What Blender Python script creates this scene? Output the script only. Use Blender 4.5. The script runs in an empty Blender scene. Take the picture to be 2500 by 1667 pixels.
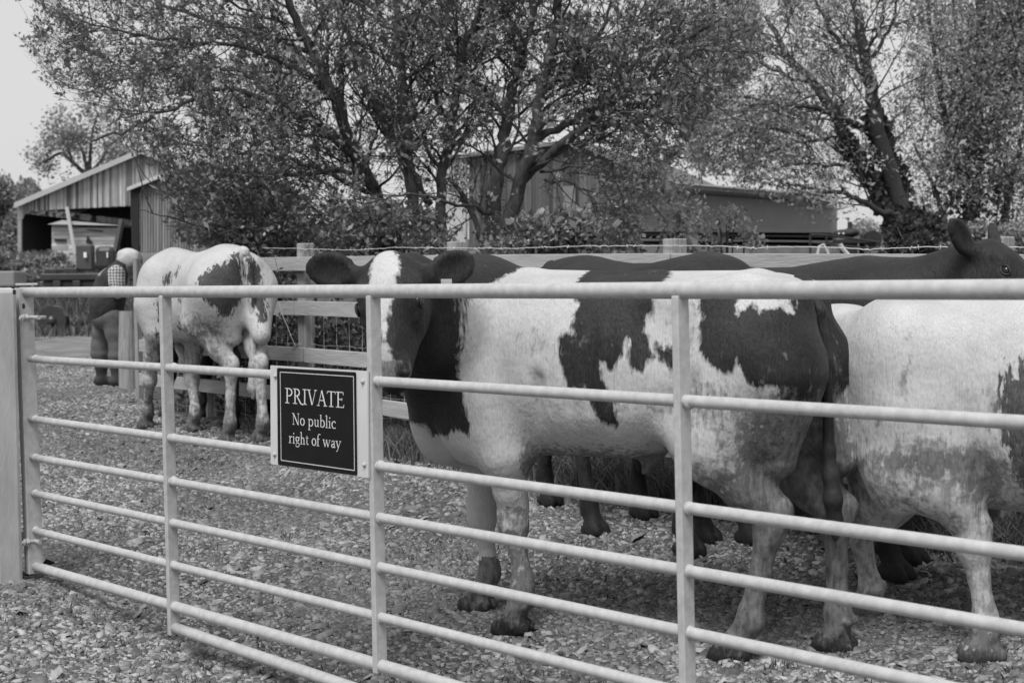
import bpy, bmesh, math, random
import numpy as np
from mathutils import Vector, Matrix, noise
from mathutils.bvhtree import BVHTree
random.seed(7)
RNG = np.random.default_rng(11)
S = bpy.context.scene
COL = S.collection
R = math.radians

# ------------------------------------------------------------------ camera
F_PX = 3472.0
PITCH = math.atan(132 / F_PX); ROLL = 0.010
EYE = np.array([0.0, 0.0, 1.2])
_F = np.array([0, math.cos(PITCH), -math.sin(PITCH)])
_R0 = np.array([1.0, 0, 0]); _U0 = np.cross(_R0, _F)
_R = _R0 * math.cos(ROLL) - _U0 * math.sin(ROLL)
_U = np.cross(_R, _F)
cam = bpy.data.cameras.new('camera'); co = bpy.data.objects.new('camera', cam); COL.objects.link(co)
co.matrix_world = Matrix(((_R[0], _U[0], -_F[0], EYE[0]), (_R[1], _U[1], -_F[1], EYE[1]), (_R[2], _U[2], -_F[2], EYE[2]), (0, 0, 0, 1)))
cam.sensor_width = 36; cam.lens = 50; cam.clip_end = 3000; cam.clip_start = 0.1
cam.dof.use_dof = True; cam.dof.focus_distance = 5.0; cam.dof.aperture_fstop = 6.3
S.camera = co

# ------------------------------------------------------------------ world, sun, exposure
SUN_EL, SUN_AZ = R(58), R(200)
w = bpy.data.worlds.new('World'); S.world = w; w.use_nodes = True
nt = w.node_tree; nt.nodes.clear()
sky = nt.nodes.new('ShaderNodeTexSky'); sky.sky_type = 'NISHITA'; sky.sun_disc = False
sky.sun_elevation = SUN_EL; sky.sun_rotation = SUN_AZ; sky.air_density = 1.0; sky.dust_density = 4.0
bw = nt.nodes.new('ShaderNodeRGBToBW')                     # black and white film
mixc = nt.nodes.new('ShaderNodeMix'); mixc.data_type = 'FLOAT'; mixc.inputs[0].default_value = 0.72
mixc.inputs[3].default_value = 6.9                           # even cloud cover
cl = nt.nodes.new('ShaderNodeTexNoise'); cl.inputs['Scale'].default_value = 1.6; cl.inputs['Detail'].default_value = 4
mr = nt.nodes.new('ShaderNodeMapRange'); mr.inputs[3].default_value = 5.7; mr.inputs[4].default_value = 6.9
tc = nt.nodes.new('ShaderNodeTexCoord')
nt.links.new(tc.outputs['Generated'], cl.inputs['Vector']); nt.links.new(cl.outputs['Fac'], mr.inputs[0]); nt.links.new(mr.outputs[0], mixc.inputs[3])
bg = nt.nodes.new('ShaderNodeBackground'); bg.inputs[1].default_value = 0.10
wo = nt.nodes.new('ShaderNodeOutputWorld')
nt.links.new(sky.outputs[0], bw.inputs[0]); nt.links.new(bw.outputs[0], mixc.inputs[2])
nt.links.new(mixc.outputs[0], bg.inputs[0]); nt.links.new(bg.outputs[0], wo.inputs[0])
sl = bpy.data.lights.new('sun', 'SUN'); sl.energy = 2.2; sl.angle = R(25); sl.color = (1, 1, 1)
so = bpy.data.objects.new('sun', sl); COL.objects.link(so)
_sd = Vector((math.sin(SUN_AZ) * math.cos(SUN_EL), math.cos(SUN_AZ) * math.cos(SUN_EL), math.sin(SUN_EL)))
so.rotation_euler = _sd.to_track_quat('Z', 'Y').to_euler()
S.view_settings.view_transform = 'Standard'; S.view_settings.look = 'None'
S.view_settings.exposure = 0.42; S.view_settings.gamma = 1.0
S.render.engine = 'CYCLES'
S.cycles.max_bounces = 6; S.cycles.transparent_max_bounces = 8

# ------------------------------------------------------------------ pixel of the photograph -> place in the yard
def ray(px, py):
    return _F + _R * ((px - 1250) / F_PX) - _U * ((py - 833.5) / F_PX)
def P(px, py, z):
    return EYE + ray(px, py) * z
def on_plane(px, py, p0, n):
    d = ray(px, py); t = np.dot(np.array(p0) - EYE, n) / np.dot(d, n)
    return EYE + d * t
def sm(a, b, x):
    t = np.clip((x - a) / (b - a), 0, 1); return t * t * (3 - 2 * t)

# fence line: from far left post to near right
FA = np.array([-1.364, 9.38]); FB = np.array([0.779, 6.81])
FD = (FB - FA) / np.linalg.norm(FB - FA); FN = np.array([-FD[1], FD[0]])      # FN points away from the camera
if FN[1] < 0: FN = -FN
def fdist(x, y):          # distance in front of the fence (positive on the camera side)
    return -((x - FA[0]) * FN[0] + (y - FA[1]) * FN[1])
def G(x, y):
    x = np.asarray(x, float); y = np.asarray(y, float)
    d = fdist(x, y)
    g0 = np.interp(y, [4, 5, 7, 9, 12, 16, 35, 45, 60, 72, 100, 400], [.14, .16, .21, .25, .29, .29, .46, .95, 2.1, 3.0, 4.2, 9])
    near = (1 - sm(0.3, 1.4, d))
    yy = np.interp(y, [4, 5.8, 9, 11, 14], [0, .02, .12, .2, .29])
    left = g0 * near + yy * (1 - near)
    far = np.interp(y, [4, 7, 11, 20, 30, 60, 100, 400], [.14, .21, .35, 1.0, 1.75, 3.2, 4.6, 9])
    left = left - .10 * sm(1.75, 2.5, d) * sm(-1.9, -1.2, x) * (y < 9)
    r = x / np.maximum(y, 1)
    m = sm(-.22, -.06, r) * sm(0.3, 2.5, -d)
    return left * (1 - m) + far * m
def GU(x, y):             # the same with ruts and unevenness
    x = np.asarray(x, float); y = np.asarray(y, float)
    m = sm(2.5, 3.2, y) * (1 - sm(15, 17, y))
    return G(x, y) + m * (0.010 * np.sin(x * 3.1 + 1.3 * np.sin(y * 1.7)) * np.sin(y * 2.3 + .7) + .007 * np.sin(x * 7.3 + y * 5.1))
def GH(px, py):           # where the line of sight through a pixel meets the ground
    d = ray(px, py); t = 3.0
    while t < 90:
        q = EYE + d * t
        if q[2] < float(G(q[0], q[1])): break
        t += 0.01
    return EYE + d * t
def gz(x, y): return float(G(x, y))

# ------------------------------------------------------------------ materials (all neutral: the photograph is black and white)
def N(nt, typ, **kw):
    n = nt.nodes.new(typ)
    for k, v in kw.items():
        if k in n.inputs: n.inputs[k].default_value = v
        else: setattr(n, k, v)
    return n
def g3(v): return (v, v, v, 1)
def mat(name, lo, hi=None, rough=.7, scale=8, detail=6, bump=0, bscale=None, stretch=(1, 1, 1), metal=0, coords='Object', contrast=(.3, .7), spec=.4, extra=None):
    m = bpy.data.materials.new(name); m.use_nodes = True
    nt = m.node_tree; b = nt.nodes['Principled BSDF']
    b.inputs['Roughness'].default_value = rough; b.inputs['Metallic'].default_value = metal
    b.inputs['Specular IOR Level'].default_value = spec
    if hi is None: hi = lo
    t = N(nt, 'ShaderNodeTexCoord'); mp = N(nt, 'ShaderNodeMapping'); mp.inputs['Scale'].default_value = stretch
    nt.links.new(t.outputs[coords], mp.inputs[0])
    n = N(nt, 'ShaderNodeTexNoise', Scale=scale, Detail=detail, Roughness=.6)
    nt.links.new(mp.outputs[0], n.inputs['Vector'])
    r = N(nt, 'ShaderNodeMapRange'); r.inputs[1].default_value = contrast[0]; r.inputs[2].default_value = contrast[1]
    r.inputs[3].default_value = lo; r.inputs[4].default_value = hi
    nt.links.new(n.outputs['Fac'], r.inputs[0])
    nt.links.new(r.outputs[0], b.inputs['Base Color'])
    if bump:
        n2 = N(nt, 'ShaderNodeTexNoise', Scale=bscale or scale * 3, Detail=4)
        nt.links.new(mp.outputs[0], n2.inputs['Vector'])
        bp = N(nt, 'ShaderNodeBump', Strength=bump, Distance=.02)
        nt.links.new(n2.outputs['Fac'], bp.inputs['Height']); nt.links.new(bp.outputs[0], b.inputs['Normal'])
    m['out'] = r.name
    return m
M = {}
M['galv'] = mat('galvanised_steel', .34, .50, rough=.5, scale=38, bump=.04, bscale=160, metal=.0, spec=.5, contrast=(.25, .75))
M['galv_post'] = mat('galvanised_post', .38, .54, rough=.5, scale=14, stretch=(1, 1, .25), bump=.1, bscale=120)
M['hole'] = mat('dark_hole', .02)
M['bolt'] = mat('zinc_bolt', .35, .5, rough=.4, scale=40)
M['board'] = mat('white_board', .52, .60, rough=.5, scale=5)
M['sign_black'] = mat('black_sign_enamel', .010, .014, rough=.7, scale=20, spec=.12)
M['sign_white'] = mat('white_sign_paint', .62, .66, rough=.5, scale=30)
M['rail_wood'] = mat('weathered_rail', .28, .46, rough=.85, scale=4, stretch=(1, 1, 7), bump=.22, bscale=14, contrast=(.2, .8))
M['post_wood'] = mat('weathered_post', .20, .40, rough=.85, scale=7, stretch=(6, 6, .6), bump=.5, bscale=12, contrast=(.25, .75))
M['wire'] = mat('galvanised_wire', .5, .6, rough=.4, scale=9)
M['bark'] = mat('bark', .035, .12, rough=.9, scale=9, stretch=(3, 3, .8), bump=.8, bscale=20)
M['twig'] = mat('twig_bark', .03, .08, rough=.9, scale=9)
M['bark_pale'] = mat('pale_bark', .14, .5, rough=.9, scale=9, bump=.5, stretch=(1, 1, 1), contrast=(.4, .6))
def leafmat(name, lo, hi, trans=.25):
    m = bpy.data.materials.new(name); m.use_nodes = True; nt = m.node_tree
    b = nt.nodes['Principled BSDF']; b.inputs['Roughness'].default_value = .55; b.inputs['Specular IOR Level'].default_value = .3
    a = N(nt, 'ShaderNodeAttribute', attribute_name='tone')
    r = N(nt, 'ShaderNodeMapRange'); r.inputs[3].default_value = lo; r.inputs[4].default_value = hi
    nt.links.new(a.outputs['Fac'], r.inputs[0]); nt.links.new(r.outputs[0], b.inputs['Base Color'])
    tr = N(nt, 'ShaderNodeBsdfTranslucent'); nt.links.new(r.outputs[0], tr.inputs[0])
    mx = N(nt, 'ShaderNodeMixShader'); mx.inputs[0].default_value = trans
    nt.links.new(b.outputs[0], mx.inputs[1]); nt.links.new(tr.outputs[0], mx.inputs[2])
    nt.links.new(mx.outputs[0], nt.nodes['Material Output'].inputs[0])
    return m
M['leaf'] = leafmat('young_leaf', .10, .38)
M['leaf_pale'] = leafmat('pale_willow_leaf', .17, .46)
M['leaf_dark'] = leafmat('dark_leaf', .03, .12)
M['leaf_hazed'] = leafmat('haze_paled_leaf', .14, .38)  # paler leaf tones: distance haze painted into the colour
M['grass'] = leafmat('grass_blade', .05, .20)

# ------------------------------------------------------------------ tagging and mesh helpers
def tag(o, label=None, cat=None, group=None, kind=None):
    if label: o['label'] = label
    if cat: o['category'] = cat
    if group: o['group'] = group
    if kind: o['kind'] = kind
    return o
def thing(name, label, cat, loc=(0, 0, 0), group=None):
    o = bpy.data.objects.new(name, None); COL.objects.link(o); o.location = Vector([float(v) for v in loc]); o.empty_display_size = .1
    return tag(o, label, cat, group)
def root_loc(o):
    v = Vector(o.location)
    p = o.parent
    while p: v = v + Vector(p.location); p = p.parent
    return v
def link(name, me, m, parent=None, loc=None, smooth=False):
    """me holds world coordinates; the object's origin goes to loc (or its centre) and the vertices follow."""
    o = bpy.data.objects.new(name, me); COL.objects.link(o)
    if m is not None:
        for mm in (m if isinstance(m, (list, tuple)) else [m]): me.materials.append(mm)
    n = len(me.vertices); c = np.empty(n * 3); me.vertices.foreach_get('co', c); c = c.reshape(-1, 3)
    base = np.array(loc if loc is not None else ((c.min(0) + c.max(0)) / 2 if n else (0, 0, 0)), float)
    c -= base; me.vertices.foreach_set('co', c.ravel())
    if parent is not None:
        o.parent = parent; o.location = Vector(base) - root_loc(parent)
    else: o.location = Vector(base)
    if smooth: me.polygons.foreach_set('use_smooth', [True] * len(me.polygons))
    me.update()
    return o
class MB:
    """collects vertices and faces into one mesh"""
    def __init__(s): s.v = []; s.f = []; s.mi = []; s.n = 0
    def add(s, v, f, mi=0):
        v = np.asarray(v, float).reshape(-1, 3); s.v.append(v)
        s.f.extend([tuple(i + s.n for i in q) for q in f]); s.mi.extend([mi] * len(f)); s.n += len(v)
    def box(s, c, ax, ay, az, mi=0, bev=0):
        """c centre, ax ay az half-extent vectors"""
        c, ax, ay, az = [np.array(q, float) for q in (c, ax, ay, az)]
        if bev <= 0:
            v = [c + i * ax + j * ay + k * az for i in (-1, 1) for j in (-1, 1) for k in (-1, 1)]
            s.add(v, [(0, 1, 3, 2), (4, 6, 7, 5), (0, 4, 5, 1), (2, 3, 7, 6), (0, 2, 6, 4), (1, 5, 7, 3)], mi); return
        bm = bmesh.new()
        vs = [bm.verts.new(c + i * ax + j * ay + k * az) for i in (-1, 1) for j in (-1, 1) for k in (-1, 1)]
        for q in [(0, 1, 3, 2), (4, 6, 7, 5), (0, 4, 5, 1), (2, 3, 7, 6), (0, 2, 6, 4), (1, 5, 7, 3)]: bm.faces.new([vs[i] for i in q])
        bmesh.ops.bevel(bm, geom=bm.edges[:] + bm.verts[:], offset=bev, segments=2, affect='EDGES', profile=.5)
        bm.verts.index_update()
        s.add([v.co[:] for v in bm.verts], [[v.index for v in f.verts] for f in bm.faces], mi); bm.free()
    def tube(s, pts, rad, n=8, cap=True, mi=0):
        pts = [np.array(p, float) for p in pts]; L = len(pts)
        if np.isscalar(rad): rad = [rad] * L
        prev = None; V = []
        for i in range(L):
            t = pts[min(i + 1, L - 1)] - pts[max(i - 1, 0)]; t = t / (np.linalg.norm(t) + 1e-9)
            if prev is None:
                a = np.cross(t, (0, 0, 1) if abs(t[2]) < .9 else (1, 0, 0))
            else: a = prev - t * np.dot(prev, t)
            a /= np.linalg.norm(a) + 1e-9; b = np.cross(t, a); prev = a
            for k in range(n):
                an = 2 * math.pi * k / n
                V.append(pts[i] + rad[i] * (math.cos(an) * a + math.sin(an) * b))
        F = [(i * n + k, i * n + (k + 1) % n, (i + 1) * n + (k + 1) % n, (i + 1) * n + k) for i in range(L - 1) for k in range(n)]
        if cap: F += [tuple(range(n))[::-1], tuple((L - 1) * n + k for k in range(n))]
        s.add(V, F, mi)
    def ball(s, c, r, n=8, mi=0, sc=(1, 1, 1)):
        V = [np.array(c) + np.array((0, 0, r * sc[2]))]
        m = n // 2
        for i in range(1, m):
            th = math.pi * i / m
            for k in range(n):
                ph = 2 * math.pi * k / n
                V.append(np.array(c) + r * np.array((math.sin(th) * math.cos(ph) * sc[0], math.sin(th) * math.sin(ph) * sc[1], math.cos(th) * sc[2])))
        V.append(np.array(c) - np.array((0, 0, r * sc[2])))
        F = [(0, 1 + k, 1 + (k + 1) % n) for k in range(n)]
        for i in range(m - 2):
            F += [(1 + i * n + k, 1 + (i + 1) * n + k, 1 + (i + 1) * n + (k + 1) % n, 1 + i * n + (k + 1) % n) for k in range(n)]
        e = len(V) - 1; o = 1 + (m - 2) * n
        F += [(e, o + (k + 1) % n, o + k) for k in range(n)]
        s.add(V, F, mi)
    def mesh(s, name):
        me = bpy.data.meshes.new(name)
        if s.v: me.from_pydata(np.concatenate(s.v).tolist(), [], s.f)
        if any(s.mi): me.polygons.foreach_set('material_index', s.mi)
        return me
    def build(s, name, m, parent=None, loc=None, smooth=False):
        return link(name, s.mesh(name), m, parent, loc, smooth)
def quads_mesh(name, V, tone=None, nv=4):
    """fast mesh of separate nv-gons, V: (n*nv,3)"""
    n = len(V) // nv; me = bpy.data.meshes.new(name)
    me.vertices.add(len(V)); me.vertices.foreach_set('co', np.asarray(V, np.float32).ravel())
    me.loops.add(len(V)); me.loops.foreach_set('vertex_index', np.arange(len(V), dtype=np.int32))
    me.polygons.add(n); me.polygons.foreach_set('loop_start', np.arange(0, len(V), nv, dtype=np.int32))
    me.polygons.foreach_set('loop_total', np.full(n, nv, dtype=np.int32))
    me.update(calc_edges=True)
    if tone is not None:
        a = me.attributes.new('tone', 'FLOAT', 'FACE'); a.data.foreach_set('value', np.asarray(tone, np.float32))
    return me
# ------------------------------------------------------------------ implicit modelling: one continuous skin for every body
class Sdf:
    def __init__(s, lo, hi, h):
        s.lo = np.array(lo, float); s.h = h
        s.n = np.ceil((np.array(hi) - s.lo) / h).astype(int) + 1
        s.v = np.full(tuple(s.n), .6, np.float32)
    def _blk(s, lo, hi, fn, k, op):
        lo = np.array(lo); hi = np.array(hi)
        a = np.clip(np.floor((lo - s.lo) / s.h).astype(int), 0, s.n); b = np.clip(np.ceil((hi - s.lo) / s.h).astype(int) + 1, 0, s.n)
        if np.any(b <= a): return
        ax = [(s.lo[i] + s.h * np.arange(a[i], b[i])).astype(np.float32) for i in range(3)]
        X = ax[0][:, None, None]; Y = ax[1][None, :, None]; Z = ax[2][None, None, :]
        d = fn(X, Y, Z)
        sl = (slice(a[0], b[0]), slice(a[1], b[1]), slice(a[2], b[2])); c = s.v[sl]
        if op == 'add':
            hh = np.maximum(k - np.abs(c - d), 0) / k; s.v[sl] = np.minimum(c, d) - hh * hh * k * .25
        else:
            d = -d; hh = np.maximum(k - np.abs(c - d), 0) / k; s.v[sl] = np.maximum(c, d) + hh * hh * k * .25
    def cone(s, a, b, ra, rb, k=.04, op='add'):
        a = np.array(a, float); b = np.array(b, float); ba = b - a; L = float(ba @ ba) + 1e-9; r = max(ra, rb) + .1 + k
        def fn(X, Y, Z):
            px, py, pz = X - a[0], Y - a[1], Z - a[2]
            t = np.clip((px * ba[0] + py * ba[1] + pz * ba[2]) / L, 0, 1)
            return np.sqrt((px - t * ba[0]) ** 2 + (py - t * ba[1]) ** 2 + (pz - t * ba[2]) ** 2) - (ra + t * (rb - ra))
        s._blk(np.minimum(a, b) - r, np.maximum(a, b) + r, fn, k, op)
    def chain(s, pts, rad, k=.04):
        for i in range(len(pts) - 1): s.cone(pts[i], pts[i + 1], rad[i], rad[i + 1], k)
    def ell(s, c, r, k=.04, op='add', X_=None, Z_=None):
        """ellipsoid; X_ / Z_ give its own axes"""
        c = np.array(c, float); r = np.array(r, float)
        if X_ is None: Rm = np.eye(3)
        else:
            x = np.array(X_, float); x /= np.linalg.norm(x); z = np.array(Z_ if Z_ is not None else (0, 0, 1), float)
            z = z - x * (z @ x); z /= np.linalg.norm(z); Rm = np.array([x, np.cross(z, x), z])
        m = r.max() + .1 + k
        def fn(X, Y, Z):
            px, py, pz = X - c[0], Y - c[1], Z - c[2]
            q = [Rm[i][0] * px + Rm[i][1] * py + Rm[i][2] * pz for i in range(3)]
            k0 = np.sqrt(sum((q[i] / r[i]) ** 2 for i in range(3))); k1 = np.sqrt(sum((q[i] / r[i] ** 2) ** 2 for i in range(3))) + 1e-6
            return k0 * (k0 - 1) / k1
        s._blk(c - m, c + m, fn, k, op)
    def loft(s, st, k=.05, e=2.3):
        """body along x; stations (x, top, bottom, half width)"""
        st = sorted(st); xs = np.array([q[0] for q in st]); A = np.array(st)
        # smooth resample
        n = 80; xx = np.linspace(xs[0], xs[-1], n); cols = []
        for j in (1, 2, 3):
            c = np.interp(xx, xs, A[:, j])
            for _ in range(2): c[1:-1] = (c[:-2] + 2 * c[1:-1] + c[2:]) / 4
            cols.append(c)
        def fn(X, Y, Z):
            x = X[:, 0, 0]; t = np.interp(x, xx, cols[0])[:, None, None]; b = np.interp(x, xx, cols[1])[:, None, None]; w = np.interp(x, xx, cols[2])[:, None, None]
            zc = (t + b) / 2 - .04 * (t - b); zc = (t + b) / 2; hz = (t - b) / 2
            q = (np.abs((Z - zc) / hz) ** e + np.abs(Y / w) ** e) ** (1 / e)
            d = (q - 1) * np.minimum(hz, w)
            ex = np.maximum(np.maximum(xs[0] - X, X - xs[-1]), 0)
            return np.sqrt(np.maximum(d, 0) ** 2 + ex ** 2) + np.minimum(d, 0) * (ex < 1e-6)
        lo = (xs[0] - .1, -A[:, 3].max() - .12, A[:, 2].min() - .12); hi = (xs[-1] + .1, A[:, 3].max() + .12, A[:, 1].max() + .12)
        s._blk(lo, hi, fn, k, 'add')
    def mesh(s, name):
        v = s.v; h = s.h; ins = v < 0
        nx, ny, nz = v.shape; C = (nx - 1, ny - 1, nz - 1)
        cnt = np.zeros(C, np.int8)
        for i in (0, 1):
            for j in (0, 1):
                for k in (0, 1): cnt += ins[i:nx - 1 + i, j:ny - 1 + j, k:nz - 1 + k]
        mask = (cnt > 0) & (cnt < 8); I = np.argwhere(mask); idx = np.full(C, -1, np.int64); idx[mask] = np.arange(len(I))
        acc = np.zeros((len(I), 3)); num = np.zeros(len(I))
        i, j, k = I.T
        for ax in range(3):
            o1, o2 = [q for q in range(3) if q != ax]
            for a in (0, 1):
                for b in (0, 1):
                    d = [0, 0, 0]; d[o1] = a; d[o2] = b; e = list(d); e[ax] = 1
                    va = v[i + d[0], j + d[1], k + d[2]]; vb = v[i + e[0], j + e[1], k + e[2]]
                    cr = (va < 0) != (vb < 0); t = np.where(cr, va / np.where(cr, va - vb, 1), 0)
                    p = np.zeros((len(I), 3)); p[:, o1] = a; p[:, o2] = b; p[:, ax] = t
                    acc += p * cr[:, None]; num += cr
        V = s.lo + h * (I + acc / num[:, None]); Q = []
        for ax in range(3):
            o1, o2 = (ax + 1) % 3, (ax + 2) % 3
            sa = [slice(None)] * 3; sb = [slice(None)] * 3; sa[ax] = slice(0, -1); sb[ax] = slice(1, None)
            for q in (o1, o2): sa[q] = slice(1, -1); sb[q] = slice(1, -1)
            A = ins[tuple(sa)]; B = ins[tuple(sb)]; E = np.argwhere(A != B)
            if not len(E): continue
            off = np.ones(3, int); off[ax] = 0; E0 = E + off
            fl = A[tuple(E.T)]
            def cell(d1, d2):
                c = E0.copy(); c[:, o1] -= d1; c[:, o2] -= d2; return idx[tuple(c.T)]
            q = np.stack([cell(1, 1), cell(0, 1), cell(0, 0), cell(1, 0)], 1)
            q[~fl] = q[~fl][:, ::-1]; Q.append(q)
        Q = np.concatenate(Q); me = bpy.data.meshes.new(name)
        Q = Q[(Q >= 0).all(1)]
        me.vertices.add(len(V)); me.vertices.foreach_set('co', V.astype(np.float32).ravel())
        me.loops.add(Q.size); me.loops.foreach_set('vertex_index', Q.astype(np.int32).ravel())
        me.polygons.add(len(Q)); me.polygons.foreach_set('loop_start', np.arange(0, Q.size, 4, dtype=np.int32)); me.polygons.foreach_set('loop_total', np.full(len(Q), 4, np.int32))
        me.update(calc_edges=True); me.validate()
        me.polygons.foreach_set('use_smooth', [True] * len(me.polygons))
        return me, V

class Frame:
    """an animal's or person's own frame: x forward, y to its left, z up"""
    def __init__(s, o, yaw_vec):
        s.o = np.array(o, float); f = np.array([yaw_vec[0], yaw_vec[1], 0.0]); f /= np.linalg.norm(f)
        s.A = np.array([f, np.cross((0, 0, 1), f), (0, 0, 1.0)])
        s.yaw = math.atan2(f[1], f[0])
    def loc(s, p): return s.A @ (np.array(p) - s.o)
    def wor(s, p): return s.o + np.array(p) @ s.A
    def L(s, px, py, y=0):
        q = on_plane(px, py, s.o + s.A[1] * y, s.A[1]); return s.loc(q)
def pdist(px, pz, poly):
    """signed distance to a polygon, positive inside"""
    poly = np.asarray(poly, float); n = len(poly); best = np.full(px.shape, 9.0); ins = np.zeros(px.shape, bool)
    for i in range(n):
        a = poly[i]; b = poly[(i + 1) % n]; e = b - a; L = e @ e + 1e-12
        t = np.clip(((px - a[0]) * e[0] + (pz - a[1]) * e[1]) / L, 0, 1)
        best = np.minimum(best, np.hypot(px - a[0] - t * e[0], pz - a[1] - t * e[1]))
        c = ((a[1] > pz) != (b[1] > pz)) & (px < (b[0] - a[0]) * (pz - a[1]) / (b[1] - a[1] + 1e-12) + a[0]); ins ^= c
    return np.where(ins, best, -best)

def coat_material(name, white=(.38, .52), black=(.010, .030), fuzz=.012, roan=0.0):
    m = bpy.data.materials.new(name); m.use_nodes = True; nt = m.node_tree; b = nt.nodes['Principled BSDF']; Lk = nt.links.new
    b.inputs['Roughness'].default_value = .62; b.inputs['Specular IOR Level'].default_value = .22
    b.inputs['Sheen Weight'].default_value = .03; b.inputs['Sheen Roughness'].default_value = .4
    t = N(nt, 'ShaderNodeTexCoord')
    def noise_(scale, detail=4, st=None, rough=.6):
        n = N(nt, 'ShaderNodeTexNoise', Scale=scale, Detail=detail, Roughness=rough)
        if st:
            mp = N(nt, 'ShaderNodeMapping'); mp.inputs['Scale'].default_value = st; Lk(t.outputs['Object'], mp.inputs[0]); Lk(mp.outputs[0], n.inputs['Vector'])
        else: Lk(t.outputs['Object'], n.inputs['Vector'])
        return n.outputs['Fac']
    def mp(v, a, b_, c, d):
        r = N(nt, 'ShaderNodeMapRange'); r.inputs[1].default_value = a; r.inputs[2].default_value = b_; r.inputs[3].default_value = c; r.inputs[4].default_value = d; Lk(v, r.inputs[0]); return r.outputs[0]
    def mth(op, a, b_):
        n = N(nt, 'ShaderNodeMath', operation=op)
        for i, q in enumerate((a, b_)):
            if hasattr(q, 'links'): Lk(q, n.inputs[i])
            else: n.inputs[i].default_value = q
        return n.outputs[0]
    def mix(f, a, b_):
        n = N(nt, 'ShaderNodeMix'); n.data_type = 'FLOAT'
        for i, q in ((0, f), (2, a), (3, b_)):
            if hasattr(q, 'links'): Lk(q, n.inputs[i])
            else: n.inputs[i].default_value = q
        return n.outputs[0]
    at = N(nt, 'ShaderNodeAttribute', attribute_name='patch').outputs['Fac']
    dirt = N(nt, 'ShaderNodeAttribute', attribute_name='dirt').outputs['Fac']
    fur = noise_(60, 3, (1, 1, .25)); fine = noise_(220, 2, (1, 1, .2)); big = noise_(5, 6); mid = noise_(26, 7, None, .68)
    sd = mth('ADD', at, mth('MULTIPLY', mth('SUBTRACT', fur, .5), fuzz * 4))
    sd = mth('ADD', sd, mth('MULTIPLY', mth('SUBTRACT', mid, .5), .024))
    pm = mp(sd, -.007, .007, 0, 1)
    wt = mth('MULTIPLY', mp(big, .3, .7, white[0], white[1]), mp(fine, .3, .7, .86, 1.1))
    bl = mth('MULTIPLY', mp(big, .3, .7, black[0], black[1]), mp(fine, .3, .7, .6, 1.5))
    # dirt: mud dried in streaks and specks
    dn = mth('ADD', mth('MULTIPLY', mid, .6), mth('MULTIPLY', fur, .4))
    dm = mp(mth('ADD', mth('MULTIPLY', mth('SUBTRACT', dn, .5), 2.6), mth('SUBTRACT', dirt, .62)), -.16, .22, 0, .9)
    mud = mp(mth('ADD', mth('MULTIPLY', fur, .5), mth('MULTIPLY', mid, .5)), .38, .62, .018, .17)
    c = mix(pm, wt, bl); c2 = mix(dm, c, mud)
    Lk(c2, b.inputs['Base Color'])
    bp = N(nt, 'ShaderNodeBump', Strength=.35, Distance=.006); Lk(mth('ADD', fur, mth('MULTIPLY', fine, .6)), bp.inputs['Height'])
    bp2 = N(nt, 'ShaderNodeBump', Strength=.35, Distance=.03); Lk(noise_(9, 3), bp2.inputs['Height']); Lk(bp.outputs[0], bp2.inputs['Normal'])
    bp3 = N(nt, 'ShaderNodeBump', Strength=.30, Distance=.012); Lk(noise_(1, 2, (75, 75, 3.5)), bp3.inputs['Height']); Lk(bp2.outputs[0], bp3.inputs['Normal'])
    bp2 = bp3
    Lk(bp2.outputs[0], b.inputs['Normal'])
    return m
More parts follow.
